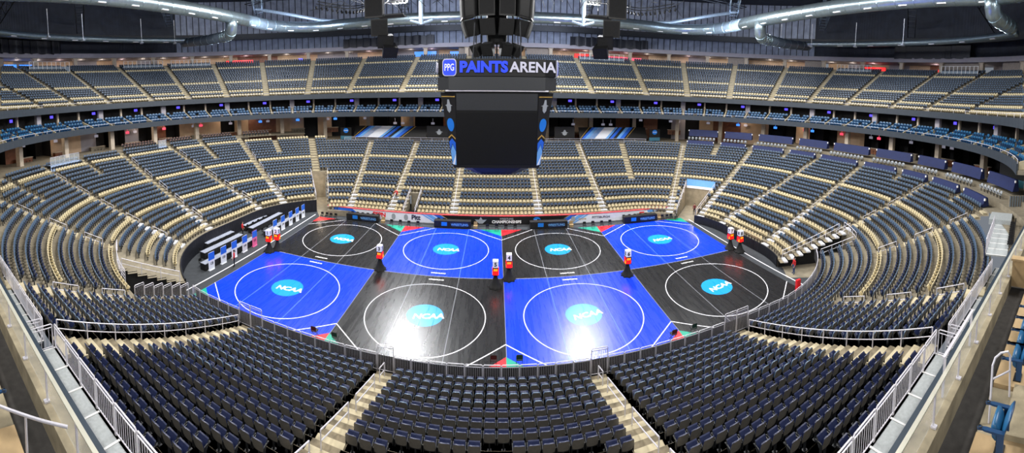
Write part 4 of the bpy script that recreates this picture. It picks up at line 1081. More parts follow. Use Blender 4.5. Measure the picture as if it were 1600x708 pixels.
# pale blue standing platforms at the top of the left end
for i,(a0,a1,rw) in enumerate(((-164,-153.5,26),(177,180,26))):
    rr=rowR(rw); mb=MB(); sa=ring_s(('a',a0),rr,LOW); sb=ring_s(('a',a1),rr,LOW); L=4*LOW[0]+4*LOW[1]+2*PI*rr
    n=6; P=[ring_pos(sa+(sb-sa)*t/n,rr,LOW) for t in range(n+1)]; z=rowZ(rw)
    r=thing('standing_platform',f'pale blue fronted standing platform with glass rail, top of the left end, {("nearer","farther")[i]} one','platform')
    for a,b in zip(P[:-1],P[1:]): mb.add([(a[0],a[1],z-.3),(b[0],b[1],z-.3),(b[0],b[1],z+.85),(a[0],a[1],z+.85),(a[0]+a[2]*1.6,a[1]+a[3]*1.6,z+.85),(b[0]+b[2]*1.6,b[1]+b[3]*1.6,z+.85)],[(0,1,2,3),(3,2,5,4)])
    mb.build('front_panel',mat('pale blue panel','#9fb4d4',.5),r)
    m=MB(); m.tube([(a[0],a[1],z+1.95) for a in P],.03,6); m.build('top_rail',M_steel,r)
    for a in P: m=MB(); m.tube([(a[0],a[1],z+.85),(a[0],a[1],z+1.95)],.025,6); m.build('post',M_steel,r)
    for a,b in zip(P[:-1],P[1:]): m=MB(); m.hexa([(a[0],a[1],z+.9),(b[0],b[1],z+.9),(b[0]+.01,b[1]+.01,z+.9),(a[0]+.01,a[1]+.01,z+.9)],[(a[0],a[1],z+1.9),(b[0],b[1],z+1.9),(b[0]+.01,b[1]+.01,z+1.9),(a[0]+.01,a[1]+.01,z+1.9)]); m.build('glass_panel',M_glass,r)

# ---- striped banners on the far concourse ledge
def ledge_banner(x0,x1,lab,flip):
    r=thing('ledge_banner',lab,'banner',(0,36.3,8.95)); th=math.radians(36); M=Matrix.Rotation(-th,4,'X'); H=2.75
    def poly(pts,m,nm,off):
        b=MB(); b.add([(x,-off,z) for x,z in pts]+[(x,-off+.012,z) for x,z in pts],[tuple(range(len(pts))),tuple(reversed(range(len(pts),2*len(pts))))]+[(i,(i+1)%len(pts),(i+1)%len(pts)+len(pts),i+len(pts)) for i in range(len(pts))]); b.xf(M); return b.build(nm,m,r)
    poly([(x0,0),(x1,0),(x1,H),(x0,H)],M_blackp,'banner_cloth',0)
    f=(lambda t:x0+(x1-x0)*t) if not flip else (lambda t:x0+(x1-x0)*t)
    W=x1-x0; sl=.18
    for a,b,m in ((.02,.06,M_banb),(.06,.2,M_bans),(.11,.36,M_banw),(.36,.40,M_bans),(.42,.47,M_banb),(.52,.57,M_bans),(.57,.63,M_banb)):
        poly([(f(a),.02),(f(b),.02),(f(min(1,b+sl)),H-.02),(f(min(1,a+sl)),H-.02)],m,'diagonal_stripe',.014)
    for a in (-.03,.66): poly([(f(max(0,a)),.02),(f(max(0,a)+.006),.02),(f(a+sl+.012),H-.02),(f(a+sl),H-.02)],M_gold,'gold_line',.016)
    return r
ledge_banner(-29.5,-14.3,'blue, white and black striped banner on the far left concourse ledge',False)
ledge_banner(15.6,30.0,'blue, white and black striped banner on the far right concourse ledge',False)
def emblem(x,y,z,s,parent,rx=PI/2):
    m=MB(); pts=[(-.5,-.35),(0,-.6),(.5,-.35),(.6,.1),(1.0,.15),(.4,.35),(.15,.9),(-.15,.9),(-.4,.35),(-1.0,.15),(-.6,.1)]
    m.prism([(x+px*s,z+pz*s) for px,pz in pts],y-.015,y); m.build('winged_emblem',M_grey,parent)
for x0,x1,lab in ((-14.2,-9.3,'black banner with grey winged emblem beside the left striped banner'),(10.6,14.6,'black banner with grey winged emblem right of the hanging scoreboard'),):
    r=thing('emblem_banner',lab,'banner',(0,36.6,8.9)); m=MB(); m.box(((x0+x1)/2,.03,1.25),(x1-x0,.06,2.5)); m.build('banner_cloth',M_blackp,r); emblem((x0+x1)/2,0,1.2,.75,r)
for x,lab in ((-30.8,'small dark sign with blue oval left of the striped banner'),(31.3,'small dark sign with blue oval right of the striped banner')):
    r=thing('oval_sign',lab,'sign',(x,35.6,8.6)); m=MB(); m.box((0,.05,1.5),(2.4,.08,1.7)); m.build('sign_board',M_blackp,r); n=20
    m=MB(); m.prism([(.55*math.cos(2*PI*j/n),1.75+.5*math.sin(2*PI*j/n)) for j in range(n)],-.01,.0); q=m.build('blue_oval',M_ncaa,r); text_obj('NCAA',.3,M_white,q,(0,-.015,1.75),(PI/2,0,0),depth=.002,bold=.008)
    m=MB(); m.box((0,.02,.3),(2.4,.1,.7)); m.build('teal_base',mat('teal panel','#3c6f86',.5),r)
rail_run([bowl_pt(('x',x,1),rowR(24)-.35,0,rowZ(24)-.02) for x in np.linspace(29,-29,24)],.95,'steel rail in front of the far concourse ledge',post=2.2,mids=(.35,.65))
# ---- end partition with oval sign beyond the right walkway
r=thing('teal_sign_wall','teal and black panel wall with blue oval logo beyond the right walkway','sign',(44.5,-27.0,7.2),math.radians(60))
m=MB(); m.box((0,0,1.6),(5,.2,3.2)); m.build('teal_panel',mat('teal wall panel','#2f6f80',.5),r); m=MB(); m.box((0,-.03,4.1),(5,.24,1.9)); m.build('black_panel',M_blackp,r)
m=MB(); n=20; m.prism([(-.9+.7*math.cos(2*PI*j/n),4.1+.7*math.sin(2*PI*j/n)) for j in range(n)],-.18,-.155); m.build('blue_oval',M_ncaa,r)

# ------------------------------------------------------------------ upper concourse, bulkhead, perimeter wall, roof
SOF=28.2
struct('bulkhead',ring_sheet(MB(),UPP,[(48.3,SOF),(48.3,SOF+.95),(48.6,SOF+.95),(55.5,SOF+.95),(55.5,SOF)],-44,217,closed=True),M_wallw)
uw=ring_frac(UPP,54,-56,232,5.2); mbs={k:MB() for k in ('beige','dark','rib','white')}
random.seed(5)
ukinds=[]
for i,(a,b) in enumerate(zip(uw[:-1],uw[1:])):
    k=random.choice(['beige','beige','rib','beige','dark','rib','white'])
    e=0 if k!='rib' else -4.4
    p=ring_pos(a,54,UPP); q=ring_pos(b,54,UPP); P=(p[0]+p[2]*e,p[1]+p[3]*e); Q=(q[0]+q[2]*e,q[1]+q[3]*e)
    mbs[k].add([(*P,UPTOP-.2),(*Q,UPTOP-.2),(*Q,SOF+.1),(*P,SOF+.1)],[(0,1,2,3)])
    ukinds.append((k,a,b))
    if k!='rib':
        x,y,nx,ny=ring_pos((a+b)/2,51.5,UPP); warm((x,y,SOF-.45),55,(1,.86,.7) if i%3 else (1,.74,.7))
for k,m in (('beige',M_wall),('dark',M_wood),('rib',mat('grey ribbed shutter','#8a8078',.6,var=.1,ribs=('X',2.))),('white',M_wallw)): struct('wall_upper_concourse',mbs[k],m)
mp=MB(); mp.box((0,0,1.3),(.8,.8,2.8)); mp.box((0,0,2.3),(1.2,.95,.35)); ME_up=mp.mesh('upper_pillar',M_pillar)
for i,s in enumerate(ring_frac(UPP,49.2,-40,213,9.6)):
    x,y,nx,ny=ring_pos(s,49.2,UPP); o=link('upper_pillar',ME_up,None,(x,y,UPTOP-.3)); o.rotation_euler=(0,0,math.atan2(ny,nx)+PI/2); o['kind']='structure'
def wall_sign(u_a,R,z,w,h,m,name,lab,cat,ring=UPP):
    s=ring_s(u_a,R,ring); x,y,nx,ny=ring_pos(s,R,ring); r=thing(name,lab,cat,(x,y,z),math.atan2(-ny,-nx)+PI/2)
    b=MB(); b.box((0,0,0),(w,.12,h)); b.build('housing',M_blackp,r); b=MB(); b.box((0,-.07,0),(w-.08,.03,h-.08)); b.build('lit_face',m,r)
for ang,w,h,m,lab in ((('a',196),5.5,1.3,M_bluewin,'blue lit windows at the far left of the upper concourse'),(('a',190),4.5,1.2,M_bluewin,'second blue lit windows from left on the upper concourse'),
    (('a',134),7,.9,M_redsign,'long red lit sign above the upper left corner stand'),(('x',-17,1),5.5,1.9,M_bluewin,'wide blue lit screen wall left of the hanging sign'),(('x',-8.5,1),5,1.6,M_bluewin,'second blue lit screen wall, nearer the hanging sign'),
    (('x',22,1),6,1.5,M_redsign,'red lit bar front right of the hanging sign'),(('x',30,1),6.5,1.0,M_pink,'pink lit bar front right of the red one'),(('a',80),6,.8,M_pink,'second pink lit bar front above the far right stand'),
    (('a',12),6,1.3,M_redsign,'bright red lit stall on the right upper concourse'),(('a',-6),5,.8,M_redsign,'slim red lit stall farther right on the upper concourse'),(('a',28),1.2,.8,M_tvb,'small violet screen on the right upper concourse'),(('a',117),1.2,.8,M_tvb,'small violet screen on the left upper concourse')):
    wall_sign(ang,53.0,26.9,w,h,m,'lit_sign',lab,'sign')
# railed standing platforms on the upper deck
for i,(e0,e1,lab) in enumerate(((('a',-177.5),('a',-166),'first from left'),(('a',157.5),('a',169),'second from left'),(('a',143.5),('a',155),'third from left'),(('x',29.5,1),('x',19,1),'right of the hanging sign'),(('a',10),('a',20),'second from right'),(('a',-18.5),('a',-8),'farthest right'))):
    rr=UPR(19); z=UPZ(19); sa=ring_s(e0,rr,UPP); sb=ring_s(e1,rr,UPP); L=4*UPP[0]+4*UPP[1]+2*PI*rr
    if e0[0]=='a' and e0[1]<0 and e1[0]=='a' and sb<sa: sa,sb=sb,sa
    if sb<sa: sa,sb=sb,sa
    n=9; P=[ring_pos(sa+(sb-sa)*t/n,rr,UPP) for t in range(n+1)]
    r=thing('railed_platform',f'grey fronted platform with white posts on the upper deck, {lab}','platform',(0,0,0),0,'railed platforms of the upper deck')
    mb=MB()
    for a,b in zip(P[:-1],P[1:]): mb.add([(a[0],a[1],z),(b[0],b[1],z),(b[0],b[1],z+1.25),(a[0],a[1],z+1.25),(a[0]+a[2]*2,a[1]+a[3]*2,z+1.25),(b[0]+b[2]*2,b[1]+b[3]*2,z+1.25)],[(0,1,2,3),(3,2,5,4)])
    mb.build('front_panel',M_plat,r)
    for a in P: m=MB(); m.box((a[0]-a[2]*.05,a[1]-a[3]*.05,z+1.1),(.09,.09,2.2)); m.build('post',M_white,r)
    m=MB(); m.tube([(a[0],a[1],z+2.2) for a in P],.04,5); m.build('top_rail',M_white,r)
mb=MB(); ring_sheet(mb,UPP,[(50.5,SOF+.9),(50.5,42)],28,152); struct('wall_perimeter',mb,M_metalw)
mb=MB(); ring_sheet(mb,UPP,[(50.5,SOF+.9),(50.5,42)],152,234); ring_sheet(mb,UPP,[(50.5,SOF+.9),(50.5,42)],-58,28); struct('wall_perimeter',mb,M_roof_shade)  # end walls coloured darker to imitate the weaker light there
mb=MB()
for s in ring_frac(UPP,50.5,28,152,1.5):
    x,y,nx,ny=ring_pos(s,50.4,UPP); mb.box((x,y,35.4),(.16,.12,12.6),math.atan2(ny,nx)-PI/2)
struct('wall_panel_joint',mb,M_trussd)
mb=MB(); ring_sheet(mb,UPP,[(46.5,31.6),(46.5,32.9),(47.1,32.9),(47.1,31.6)],-44,217,closed=True); struct('roof_ring_beam',mb,M_trussd)
pts=[ring_pos(s,57,UPP)[:2] for s in arc_specs(UPP,-50,230)(57)]
mb=MB(); k=len(pts); mb.add([(x,y,41.5) for x,y in pts],[tuple(range(k))]); struct('ceiling',mb,M_roof_shade)
# gathered black cloth and curtains hung on the perimeter
def hung_cloth(e0,e1,R,z0,z1,name,lab,m=M_curt,wav=.22):
    sa,sb=ring_s(e0,R,UPP),ring_s(e1,R,UPP); sb+=(4*UPP[0]+4*UPP[1]+2*PI*R if sb<sa else 0); n=int((sb-sa)/.35); v=[]
    for i in range(n+1):
        w=wav*math.sin(i*1.3)*(.6+.4*math.sin(i*.37)); x,y,nx,ny=ring_pos(sa+(sb-sa)*i/n,R+w,UPP); v.append(((x,y,z0+.12*math.sin(i*.9)),(x+nx*.1,y+ny*.1,z1+.1*math.sin(i*.7))))
    mb=MB(); mb.add([p for c in v for p in c],[(2*i,2*i+2,2*i+3,2*i+1) for i in range(n)])
    mb.add([(p[0]+.06,p[1]+.06,p[2]) for c in v for p in c],[(2*i,2*i+1,2*i+3,2*i+2) for i in range(n)])
    tag(mb.build(name,m),lab,'cloth')
hung_cloth(('x',-14,1),('a',104),48.0,28.9,31.0,'gathered_cloth','gathered black cloth tied up below the far left ceiling')
hung_cloth(('a',76),('x',17,1),48.0,28.9,31.0,'gathered_cloth','gathered black cloth tied up below the far right ceiling')
hung_cloth(('a',184),('a',214),48.0,29.0,33.0,'black_curtain','black curtain hung above the far left stand')
hung_cloth(('a',-14),('a',4),48.0,29.0,32.2,'black_curtain','black curtain hung above the right stand')
# ducts
def duct(pts,r,name,lab,seg=2.4,vents=True,m=M_galv,inward=None):
    root=thing(name,lab,'duct')
    b=MB(); b.tube(pts,r,16); b.build('pipe',m,root,smooth=True)
    P=[Vector(p) for p in pts]; acc=0; nxt=seg; nv=0; vs=[]
    for a,c in zip(P[:-1],P[1:]):
        ln=(c-a).length; d=(c-a).normalized() if ln else Vector((1,0,0))
        while nxt<=acc+ln:
            p=a+d*(nxt-acc); b=MB(); b.tube([p-d*.06,p+d*.06],r*1.035,16); b.build('seam_ring',M_galv,root)
            nv+=1
            if vents:
                c0=Vector((X0,Y0,p.z))-p; c0.z=0; c0.normalize(); q=p+d*seg*.5+c0*r*.62-Vector((0,0,r*.8)); (vs.append((q,math.atan2(d.y,d.x))) if nv%2 else None)
            nxt+=seg
        acc+=ln
    if vents:
        for q,rz in vs: b=MB(); b.box(tuple(q),(1.15,.35,.14),rz); b.build('diffuser',M_white,root)
    return root
DR=(31.5,23.)
dsp=arc_specs(DR,-60,240)(10.)
duct([(*ring_pos(s,10.,DR)[:2],31.6) for s in dsp],1.05,'air_duct','large galvanised air duct looping round under the roof',2.6)
for e0,e1,lab in ((152,214,'thin outer air duct behind the large duct on the left'),(-38,27,'thin outer air duct behind the large duct on the right')):
    duct([(*ring_pos(s,39.5,UPP)[:2],30.6) for s in arc_specs(UPP,e0,e1)(39.5)],.55,'outer_duct',lab,3.4)
for sx,lab in ((-1,'left'),(1,'right')):
    xa=X0+sx*41.5; 
    duct([(xa,14.8,31.4),(xa+sx*.1,14.9,30.3),(xa+sx*.3,15,29.4),(xa+sx*1.2,15.6,28.9),(xa+sx*4,17,29.0)],1.0,'duct_elbow',f'drop elbow of the large air duct on the {lab}',1.2,False)
    duct([(xa+sx*3.6,16.8,29.0),(xa+sx*10,19,29.4),(xa+sx*19,21,30.3)],.95,'branch_duct',f'branch air duct running out to the {lab} wall',2.6,False,M_truss)
duct([(X0+41,-23.6,31.5),(X0+41.2,-23.7,30.4),(X0+41.5,-23.8,29.6),(X0+42.5,-24.2,29.2),(X0+46,-25,29.2)],.95,'duct_elbow','drop elbow of the large air duct at the right edge',1.2,False)
# pendant speakers on rods
for i,(u,R) in enumerate(((203,33),(190,33),(172,33),(160,33),(33,33),(22,33),(6,33),(-8,33))):
    x,y,nx,ny=ring_pos(ring_s(('a',u),R,UPP),R,UPP); r=thing('pendant_speaker',f"small pale speaker on a hanging rod, {ordw(i%4+1)} from the {'left edge' if i<4 else 'far side on the right'}",'speaker',(x,y,28.9),math.atan2(ny,nx)+PI/2,'pendant speakers')
    m=MB(); m.tube([(0,0,.25),(0,0,4.5)],.05,6); m.build('rod',M_white,r); m=MB(); m.hexa([(-.3,-.25,-.1),(.3,-.25,-.1),(.3,.25,.0),(-.3,.25,.0)],[(-.18,-.12,.3),(.18,-.12,.3),(.18,.15,.3),(-.18,.15,.3)]); m.build('speaker_body',M_grey,r)
# hanger posts with splayed feet
for x,w in ((-13.2,'left'),(13.6,'right')):
    r=thing('roof_hanger',f'pale steel hanger post with splayed foot, {w} of the hanging scoreboard','post',(x,27,0))
    m=MB(); m.tube([(0,0,29.2),(0,0,41)],.32,10); m.build('post',M_truss if False else mat('pale blue steel','#a9bdd0',.4,.3),r)
    for sx in (-1,1): m=MB(); m.tube([(0,0,29.3),(sx*1.9,.3,29.9)],.2,8); m.build('foot_arm',MATS['pale blue steel'],r)
# roof trusses
def truss(a,b,h,w,n,m,lab,r=.09):
    A=Vector(a);B=Vector(b); d=(B-A).normalized(); side=d.cross(Vector((0,0,1))).normalized()*w/2; up=Vector((0,0,h))
    mb=MB(); ch=[(side,),(side*-1,)]
    for sd in (side,-side):
        mb.tube([A+sd,B+sd],r,6); mb.tube([A+sd+up,B+sd+up],r,6)
        for i in range(n):
            p=A+(B-A)*(i/n)+sd; q=A+(B-A)*((i+1)/n)+sd
            mb.tube([p,q+up] if i%2 else [p+up,q],r*.6,5)
    for i in range(n+1):
        p=A+(B-A)*(i/n); mb.tube([p+side,p-side],r*.6,5); mb.tube([p+side+up,p-side+up],r*.6,5)
    o=mb.build('roof_truss',m); o['kind']='structure'; return o
for sx in (-1,1):
    truss((X0+sx*10,-6,33.6),(X0+sx*20,48,35.2),2.4,1.6,16,M_trussd,'')
    truss((X0+sx*26,0,33.2),(X0+sx*52,38,34.4),2.4,1.5,14,M_truss,'')
    truss((X0+sx*34,-8,34.0),(X0+sx*66,22,35.0),2.4,1.5,14,M_truss,'')
    truss((X0+sx*36,-16,34.5),(X0+sx*72,2,33.5),2.2,1.5,12,M_trussd,'')
    truss((X0+sx*36,-20,34.5),(X0+sx*68,-18,33.5),2.2,1.5,12,M_trussd,'')
    mb=MB(); mb.tube([(X0+sx*48,30,36.5),(X0+sx*34,34,32.8),(X0+sx*29,34.5,32.2)],.35,8); o=mb.build('roof_brace',MATS['pale blue steel']); o['kind']='structure'
    mb=MB(); mb.tube([(X0+sx*29.5,34.6,32.2),(X0+sx*24.5,34.6,32.1)],.42,8); o=mb.build('roof_brace',MATS['pale blue steel']); o['kind']='structure'
truss((-46,24,35.8),(44,24,35.8),1.8,1.4,30,M_trussd,''); truss((-40,10,34.2),(38,10,34.2),1.6,1.2,26,M_trussd,'')
mb=MB()
for k in range(40):
    x=-30+k*1.5; mb.tube([(x,20+3*math.sin(k*2.1),31.6+1.2*math.sin(k*1.7)),(x+1.2,24+2*math.cos(k),33.2),(x+2.6,27,32.5+.8*math.cos(k*2.3))],.05,4)
tag(mb.build('rigging_cables',M_cable),'tangle of dark rigging cables hung under the centre of the roof','cables',kind='stuff')
# visible floodlight banks
for x,w in ((-17.5,'left'),(15.8,'right')):
    r=thing('floodlight_bank',f'bright floodlight bank under the roof {w} of the hanging scoreboard','lamp',(x,29.2,33.55))
    m=MB(); m.box((0,.1,.35),(2.7,1.2,.5)); m.build('lamp_housing',M_iron,r)
    for k in range(4):
        m=MB(); m.lathe([(.26,-.02),(.3,.0),(.28,.2),(.12,.3)],(-.95+.63*k,-.1,-.15),14); hd=m.build('lamp_head',M_iron,r)
        m=MB(); n=14; m.add([(-.95+.63*k+.25*math.cos(2*PI*j/n),-.1+.25*math.sin(2*PI*j/n),-.18) for j in range(n)]+[(-.95+.63*k,-.1,-.22)],[(j,(j+1)%n,n) for j in range(n)]); m.build('lamp_face',M_lamp,hd)
# stage light rows
sl=MB(); sl.lathe([(.1,.18),(.17,.1),(.17,-.2),(.2,-.32)],(0,0,0),10); ME_sl=sl.mesh('lamp_body',M_blackp)
sy=MB(); sy.tube([(-.22,0,0),(-.22,0,.3),(.22,0,.3),(.22,0,0)],.025,5); sy.tube([(0,0,.3),(0,0,.55)],.03,5); ME_sy=sy.mesh('yoke',M_iron)
for sx,w in ((-1,'left'),(1,'right')):
    for i in range(18):
        t=i/17; x=X0+sx*(18+11*t); y=22+4*math.sin(t*PI); z=32.5-.6*math.sin(t*PI)
        r=thing('stage_light',f'black stage light in the {w} ceiling row, {ordw(i+1)} from centre','lamp',(x,y,z),.4*i,f'stage lights under the roof'); b=link('lamp_body',ME_sl,r); b.rotation_euler=(.5,.2*sx,0); link('yoke',ME_sy,r)
    mb=MB(); mb.tube([(X0+sx*(18+11*t),22+4*math.sin(t*PI),33.05-.6*math.sin(t*PI)) for t in np.linspace(0,1,10)],.08,6); mb.tube([(X0+sx*(18+11*t),22.6+4*math.sin(t*PI),33.6-.6*math.sin(t*PI)) for t in np.linspace(0,1,10)],.08,6)
    tag(mb.build('lighting_pipe',M_iron),f'dark curved pipe carrying the {w} ceiling stage lights','pipe')
# ---- hanging speakers
def cabinet(parent,c,size,tilt,yaw,name='speaker_cabinet'):
    w,d,h=size; m=MB(); m.hexa([(-w/2,-d/2,-h/2),(w/2,-d/2,-h/2),(w*.4,d/2,-h/2*.8),(-w*.4,d/2,-h/2*.8)],[(-w/2,-d/2,h/2),(w/2,-d/2,h/2),(w*.4,d/2,h/2*.8),(-w*.4,d/2,h/2*.8)])
    M=Matrix.Translation(c)@Matrix.Rotation(yaw,4,'Z')@Matrix.Rotation(tilt,4,'X'); m.xf(M); b=m.build(name,M_blackp,parent)
    m=MB(); m.box((0,-d/2-.012,0),(w*.9,.02,h*.86)); m.xf(M); m.build('grille',M_black,b); return b
for x,sx,w in ((-12.3,1,'left'),(10.5,-1,'right')):
    r=thing('speaker_array',f'hanging black speaker array {w} of the scoreboard','speaker',(x,2,22))
    cabinet(r,(-sx*.6,0,4.6),(1.9,1.3,2.2),0,0); cabinet(r,(-sx*.15,0,2.55),(1.7,1.3,1.7),.12,sx*.2); cabinet(r,(sx*.4,-.05,1.25),(1.6,1.3,1.3),.4,sx*.35); cabinet(r,(sx*.85,-.15,.3),(1.5,1.2,1.2),.7,sx*.5)
    m=MB(); m.box((sx*1.0,.2,3.7),(2.8,1.5,.12)); m.build('service_platform',M_iron,r)
    m=MB(); 
    m.tube([(sx*(-.3),-.5,4.9),(sx*2.3,-.5,4.9)],.035,5); m.tube([(sx*2.3,-.5,3.75),(sx*2.3,-.5,4.9),(sx*2.3,.9,4.9)],.035,5); m.build('platform_rail',M_iron,r)
    for dx in (-1.2,.2): m=MB(); m.tube([(dx,0,5.6),(dx,0,12)],.06,6); m.build('hanging_cable',M_cable,r)
    m=MB(); m.box((-sx*.5,.6,8.6),(.7,.6,5.8)); m.build('mast',M_blackp,r)
r=thing('speaker_cluster','big black central speaker cluster hanging above the scoreboard','speaker',(-.75,1.3,21))
for i,a in enumerate(np.linspace(-1.35,1.35,6)):
    cabinet(r,(2.9*math.sin(a),-2.2*math.cos(a)+.4,5.0),(1.5,1.2,2.4),.05,a); cabinet(r,(2.7*math.sin(a),-2.0*math.cos(a)+.4,3.0),(1.4,1.1,1.5),.3,a)
for i,a in enumerate((-1.1,-.4,.4,1.1)): cabinet(r,(2.0*math.sin(a),-1.6*math.cos(a)+.3,1.0),(1.1,.9,1.2),.5,a)
m=MB(); m.lathe([(.9,1.6),(1.0,2.4),(1.0,6.4),(.6,7)],(0,0,0),14); m.build('hub',M_blackp,r)
for dx in (-1.5,0,1.5): m=MB(); m.tube([(dx,0,-.2),(dx,0,14)],.07,6); m.build('hanging_cable',M_cable,r)
m=MB(); m.box((0,.6,7.5),(7,3,.3)); m.box((0,.6,9.5),(8,.4,.4)); m.build('rigging_frame',M_iron,r)

# ------------------------------------------------------------------ hanging scoreboard
SBX,SBY=-.72,1.3
sb=thing('hanging_scoreboard','giant unlit four sided scoreboard hanging over the mats with arena name on top','scoreboard',(SBX,SBY,0))
def octo(hw,c,z0,z1,hw1=None,c1=None):
    hw1=hw1 if hw1 is not None else hw; c1=c1 if c1 is not None else c
    o=lambda h,k:[(-h+k,-h),(h-k,-h),(h,-h+k),(h,h-k),(h-k,h),(-h+k,h),(-h,h-k),(-h,-h+k)]
    m=MB(); m.add([(x,y,z0) for x,y in o(hw,c)]+[(x,y,z1) for x,y in o(hw1,c1)],[tuple(reversed(range(8))),tuple(range(8,16))]+[(i,(i+1)%8,8+(i+1)%8,8+i) for i in range(8)]); return m
octo(5.05,1.1,19.3,20.75).build('name_ring',M_blackp,sb)
octo(5.1,1.1,18.15,19.25).build('lower_ribbon_ring',M_band,sb)
octo(4.6,1.2,17.95,18.2).build('ring_joint',M_iron,sb)
octo(3.8,.35,11.35,17.95,4.95,1.5).build('core_frame',M_blackp,sb)
octo(2.6,.9,10.75,11.35,3.3,1.0).build('lower_housing',M_iron,sb)
octo(2.2,.9,10.45,10.8,2.5,.9).build('underside_ring',M_blackp,sb)
W2=3.4
for k in range(4):
    A=Matrix.Rotation(k*PI/2,4,'Z')
    def yface(z): return -(3.8+(4.95-3.8)*(z-11.35)/6.6)-.03
    for z0,z1,nm,mm in ((16.45,17.85,'upper_screen',M_band),(11.7,16.3,'main_screen',M_screen)):
        m=MB(); m.hexa([(-W2+(.0 if z1>17 else .0),yface(z0),z0),(W2,yface(z0),z0),(W2,yface(z0)+.05,z0),(-W2,yface(z0)+.05,z0)],[(-W2,yface(z1),z1),(W2,yface(z1),z1),(W2,yface(z1)+.05,z1),(-W2,yface(z1)+.05,z1)]); m.xf(A); m.build(nm,mm,sb)
    # angled corner banners: emblem, oval logo and blue chevrons
    def cpt(t,z,e=.04):
        h=3.8+1.15*(z-11.35)/6.6; c=.35+1.15*(z-11.35)/6.6
        ax,ay,bx,by=h-c,-h,h,-h+c; q=1/math.sqrt(2); ww=.66
        x=(ax+bx)/2+(bx-ax)*(t-.5); y=(ay+by)/2+(by-ay)*(t-.5)
        return (x+e*q,y-e*q,z)
    def cpoly(pts,nm,mm,e,par=sb):
        v=[cpt(t,z,e) for t,z in pts]; v2=[cpt(t,z,e-.02) for t,z in pts]; n=len(pts); m=MB(); m.add(v+v2,[tuple(range(n)),tuple(reversed(range(n,2*n)))]+[(i,(i+1)%n,n+(i+1)%n,n+i) for i in range(n)]); m.xf(A); return m.build(nm,mm,par)
    side=cpoly([(.02,11.5),(.98,11.5),(.98,17.85),(.02,17.85)],'corner_banner',M_blackp,.03)
    cpoly([(.05,17.55),(.95,17.55),(.95,17.65),(.05,17.65)],'gold_line',M_gold,.055,side)
    cpoly([(.5+.28*px,16.75+.5*pz) for px,pz in [(-.5,-.7),(0,-1.1),(.5,-.7),(.6,.1),(1.0,.15),(.4,.35),(.2,1.2),(-.2,1.2),(-.4,.35),(-1.0,.15),(-.6,.1)]],'winged_emblem',M_grey,.055,side)
    cpoly([(.5+.33*math.cos(2*PI*j/20),15.15+.58*math.sin(2*PI*j/20)) for j in range(20)],'blue_oval',M_ncaa,.055,side)
    cpoly([(.08,13.9),(.5,14.2),(.92,13.9),(.92,14.02),(.5,14.32),(.08,14.02)],'gold_chevron',M_gold,.055,side)
    cpoly([(.08,12.9),(.5,13.5),(.92,12.9),(.92,13.6),(.5,13.95),(.08,13.6)],'blue_chevron',M_banb,.055,side)
    cpoly([(.08,11.6),(.92,11.6),(.92,12.8),(.5,13.4),(.08,12.8)],'pale_field',M_bans,.055,side)
    cpoly([(.08,11.6),(.6,11.6),(.92,12.3),(.92,12.6)],'white_stripe',M_banw,.06,side)
    # sign lettering
    t=text_obj('PAINTS',1.22,M_letb,sb,(0,0,0),(0,0,0),depth=.03,bold=.06); t.matrix_local=A@Matrix.Translation((-1.12,-5.1,20.02))@Matrix.Rotation(PI/2,4,'X')
    t=text_obj('ARENA',1.18,M_letg,sb,(0,0,0),(0,0,0),depth=.03,bold=.03); t.matrix_local=A@Matrix.Translation((2.95,-5.1,20.02))@Matrix.Rotation(PI/2,4,'X')
    m=MB(); rr=.58; pts=[]
    for cx_,cz_,a0 in ((.3,.35,0),(-.3,.35,90),(-.3,-.35,180),(.3,-.35,270)):
        for j in range(5): a=math.radians(a0+j*22.5); pts.append((cx_+.22*math.cos(a),cz_+.26*math.sin(a)))
    m.prism([(-3.95+x*1.0,20.02+z*1.05) for x,z in pts],-5.16,-5.08); m.xf(A); bd=m.build('logo_badge',M_letb,sb)
    m=MB(); m.prism([(-3.95+x*1.12,20.02+z*1.17) for x,z in pts],-5.12,-5.07); m.xf(A); m.build('badge_border',M_letg,sb)
    t=text_obj('PPG',.6,M_white,bd,(0,0,0),(0,0,0),depth=.02,bold=.006); t.matrix_local=A@Matrix.Translation((-3.95,-5.17,20.0))@Matrix.Rotation(PI/2,4,'X')@Matrix.Diagonal((.8,1.35,1,1))
for dx in (-2.2,2.2):
    for dy in (-2,2): m=MB(); m.tube([(dx,dy,20.6),(dx*.8,dy*.8,30)],.05,6); m.build('hanging_cable',M_cable,sb)
m=MB(); m.box((0,-4.9,18.1),(8.6,.3,.12)); m.build('lamp_strip',M_steel,sb)

